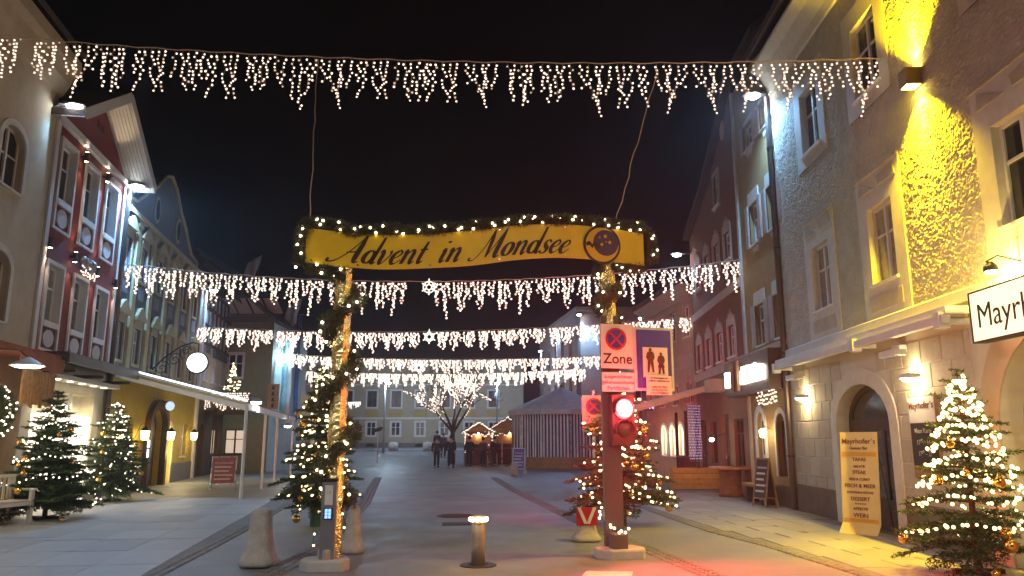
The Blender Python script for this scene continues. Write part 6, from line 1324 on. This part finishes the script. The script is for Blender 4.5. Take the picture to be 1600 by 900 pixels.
# ------------------------------------------------------------------ bare tree wound with lights
bt = thing('bare_tree', 'bare deciduous tree wound all over with bright fairy lights', 'tree', (-3.9, 51.5, gz(51.5))); g = random.Random(17); br = MB(); lights = MB()
segs_ = []
def grow(p, d, ln, r, lev):
    pts = [p]; q = Vector(p); dd = Vector(d)
    for i in range(4): dd = (dd + Vector((g.uniform(-.22, .22), g.uniform(-.22, .22), g.uniform(-.05, .14)))).normalized(); q = q + dd*ln/4; pts.append(tuple(q))
    br.tube(pts, [r*(1-.12*i) for i in range(5)], 5 if lev > 1 else 8, False); segs_.append((pts, lev))
    if lev < 5:
        for k in range(3 if lev < 3 else 2):
            ax_ = Vector((g.uniform(-1, 1), g.uniform(-1, 1), g.uniform(-.1, .8))).normalized(); nd = (dd*.75 + ax_*.75).normalized(); grow(pts[-1 if k == 0 else g.choice((2, 3, 4))], nd, ln*g.uniform(.62, .82), r*.6, lev+1)
br.tube([(0, 0, -.05), (.03, 0, .8), (0, .03, 2.1)], [.2, .15, .13], 10)
for k in range(5): a = k*2*math.pi/5 + .3; grow((0, .03, 2.0), (math.cos(a)*.7, math.sin(a)*.75, .85), 2.0, .10, 1)
br.build('trunk', woodtrunk, bt)
fl = thing('fairy_lights', 'winding chains of bright lights all over the bare tree', 'fairy lights', tuple(bt.location))
for pts, lev in segs_:
    if lev == 2 or (lev == 3 and g.random() < .8):
        for i in range(4):
            a, b = Vector(pts[i]), Vector(pts[i+1])
            for j in range(3 if lev < 4 else 2): p = a.lerp(b, j/3) + Vector((g.uniform(-.06, .06),)*3); lights.ico(p, .052)
for k in range(14):   # loops hanging from the outer twigs
    tw = [q[0][-1] for q in segs_ if q[1] == 3]; c0 = Vector(g.choice(tw)); c1 = Vector(min((q for q in tw if (Vector(q)-c0).length > .6), key=lambda q: (Vector(q)-c0).length))
    for i in range(16): f = i/15; lights.ico(c0.lerp(c1, f) - Vector((0, 0, .35*math.sin(math.pi*f))), .045)
lights.build('bulbs', bulbW, fl)['kind'] = 'stuff'
# direction post on the square
dpst = thing('sign_post', 'thin white post with a small dark direction sign on the square', 'sign post', (-9.0, 52.5, gz(52.5))); MB().tube([(0, 0, 0), (0, 0, 2.0)], .035, 8).build('post', white, dpst); MB().slab([(-.3, 1.95), (.22, 2.1), (.34, 2.3), (.18, 2.36), (-.26, 2.2)], -.02, .02).build('arrow_board', black, dpst)
for x, nm in ((-13.7, 'by the tall lamp post, left one'), (-9.3, 'below the lamp post'), (-6.6, 'nearest the bare tree')):
    q = tag(MB().lathe([(.35, 0), (.42, .3), (.36, .62), (.1, .68), (.01, .69)], 14).build('stone_ball', concrete, None, True), 'dark rounded stone before the far building, ' + nm, 'stone', 'stones before the far building'); q.location = (x, 61.5, gz(61.5))
tag(MB().add([(-20,61.9,gz(61.9)+.02),(-3.4,61.9,gz(61.9)+.02),(-3.4,66.5,gz(66.5)+.02),(-20,66.5,gz(66.5)+.02)], [(0,1,2,3)]).build('snow_strip', mat('thin_snow', (.5, .52, .58), .8, vary=.15)), 'thin snow along the foot of the far building', 'snow', kind='stuff')
# ------------------------------------------------------------------ people
skin = mat('skin', (.45, .28, .2), .6)
def skinmesh(name, verts, edges, rad, m, parent, sub=1):
    me = bpy.data.meshes.new(name); me.from_pydata(verts, edges, []); me.materials.append(m); o = link(name, me, parent); o.modifiers.new('skin', 'SKIN'); sv = me.skin_vertices[0].data
    for i, r_ in enumerate(rad): sv[i].radius = (r_, r_) if not isinstance(r_, tuple) else r_
    sv[0].use_root = True; ss = o.modifiers.new('sub', 'SUBSURF'); ss.levels = sub; ss.render_levels = sub; return o
def person(loc, rz, coat, legs, label, step=.16, h=1.74, hat=None, bag=False):
    t = thing('person', label, 'person', loc, rz, 'people walking on the square'); s = h/1.74
    V = [(0,0,.95),(0,-.01,1.2),(0,-.01,1.42),(0,0,1.52),(0,-.02,1.64),(0,-.01,1.72), (-.1,0,.9),(-.11,-step*.6,.5),(-.11,-step*.2-.0,.09),(-.11,-step-.1,.04), (.1,0,.9),(.11,step*.5,.5),(.11,step*1.3,.12),(.11,step*1.2-.12,.05), (-.2,0,1.40),(-.26,.05,1.13),(-.25,-.06,.90),(-.25,-.1,.80),(.2,0,1.40),(.26,-.03,1.13),(.25,-.12,.92),(.25,-.16,.83)]
    E_ = [(0,1),(1,2),(2,3),(3,4),(4,5),(0,6),(6,7),(7,8),(8,9),(0,10),(10,11),(11,12),(12,13),(2,14),(14,15),(15,16),(16,17),(2,18),(18,19),(19,20),(20,21)]
    V = [(x*s, y*s, z*s) for x, y, z in V]
    rad = [.14,.13,.14,.055,.088,.07,.085,.065,.045,.04,.085,.065,.045,.04,.065,.048,.036,.03,.065,.048,.036,.03]; skinmesh('body', V, E_, rad, skin, t)
    cv = [(0,0,.78),(0,0,.95),(0,-.01,1.2),(0,-.01,1.43),(-.2,0,1.41),(-.26,.05,1.13),(-.25,-.06,.92),(.2,0,1.41),(.26,-.03,1.13),(.25,-.12,.94)]; skinmesh('coat', [(x*s, y*s, z*s) for x, y, z in cv], [(0,1),(1,2),(2,3),(3,4),(4,5),(5,6),(3,7),(7,8),(8,9)], [(.2,.16),(.19,.15),(.185,.145),(.16,.12),.085,.07,.058,.085,.07,.058], coat, t)
    skinmesh('trousers', [V[i] for i in (0,6,7,8,10,11,12)], [(0,1),(1,2),(2,3),(0,4),(4,5),(5,6)], [.15,.105,.082,.065,.105,.082,.065], legs, t)
    for k, (i, j) in enumerate(((8, 9), (12, 13))): a, b = Vector(V[i]), Vector(V[j]); MB().ball(tuple((a+b)/2 + Vector((0, 0, -.02))), .075, 8, 6, .7).build('shoe', black, t)
    mb = MB(); mb.lathe([(.001, 1.60*s), (.098, 1.62*s), (.108, 1.69*s), (.095, 1.76*s), (.05, 1.80*s), (.005, 1.81*s)], 12, (0, .015, 0)); mb.build('hat' if hat else 'hair', hat or darkhair, t, True)
    if bag: MB().bev(-.36, -.26, -.14, .1, .55, .82, .03).build('bag', black, t)
darkhair = mat('dark_hair', (.03, .02, .015), .7); c1 = mat('coat_black', (.02, .02, .025), .8); c2 = mat('coat_brown', (.05, .03, .03), .8); c3 = mat('coat_red', (.16, .03, .03), .8); jn = mat('dark_jeans', (.02, .02, .03), .85); c4 = mat('coat_grey', (.09, .09, .10), .8)
person((-4.35, 45.4, 0), R(12), c2, jn, 'person in a dark brown coat walking left of the pair on the square', .16, 1.72)
person((-3.5, 45.1, 0), R(-8), c1, jn, 'person in a black coat walking right of the pair on the square', .13, 1.8, c1)
person((-5.5, 57.5, gz(57.5)), R(160), c1, jn, 'distant person in black before the far building windows', .1, 1.75, None, True)
person((-4.9, 56.0, gz(56)), R(170), c4, jn, 'distant person in a grey coat and pointed hood before the far building', .1, 1.7, c4)
person((-2.6, 47.9, 0), R(200), c1, jn, 'person in black standing at the counter of the small hut', .05, 1.76)
person((-1.75, 47.6, 0), R(150), c3, jn, 'person in a red coat standing before the small hut', .05, 1.7)
person((-1.1, 48.6, 0), R(230), c1, jn, 'person in dark clothes between the two market huts', .05, 1.78, c1)
person((-11.6, 43.5, 0), R(90), c1, jn, 'person in dark clothes by the white canopy stall', .05, 1.74)
person((-12.4, 44.0, 0), R(-60), c2, jn, 'person in a brown coat facing the white canopy stall', .05, 1.7)

# ------------------------------------------------------------------ thin haze box, added to give the lamps a glow
hz = MB().box(-310, 310, -70, 310, -1.1, 19).build('haze', None); hz.data.materials.clear()
hm = bpy.data.materials.new('glow_haze'); hm.use_nodes = True; hn = hm.node_tree.nodes; hn.clear(); ho_ = hn.new('ShaderNodeOutputMaterial'); hv = hn.new('ShaderNodeVolumePrincipled')
hv.inputs['Color'].default_value = (.8, .8, .82, 1); hv.inputs['Density'].default_value = .0018; hv.inputs['Anisotropy'].default_value = .65
hm.node_tree.links.new(hv.outputs[0], ho_.inputs['Volume']); hz.data.materials.append(hm); hz['kind'] = 'stuff'; hz['label'] = 'thin haze over the street, added for the glow round the lamps'
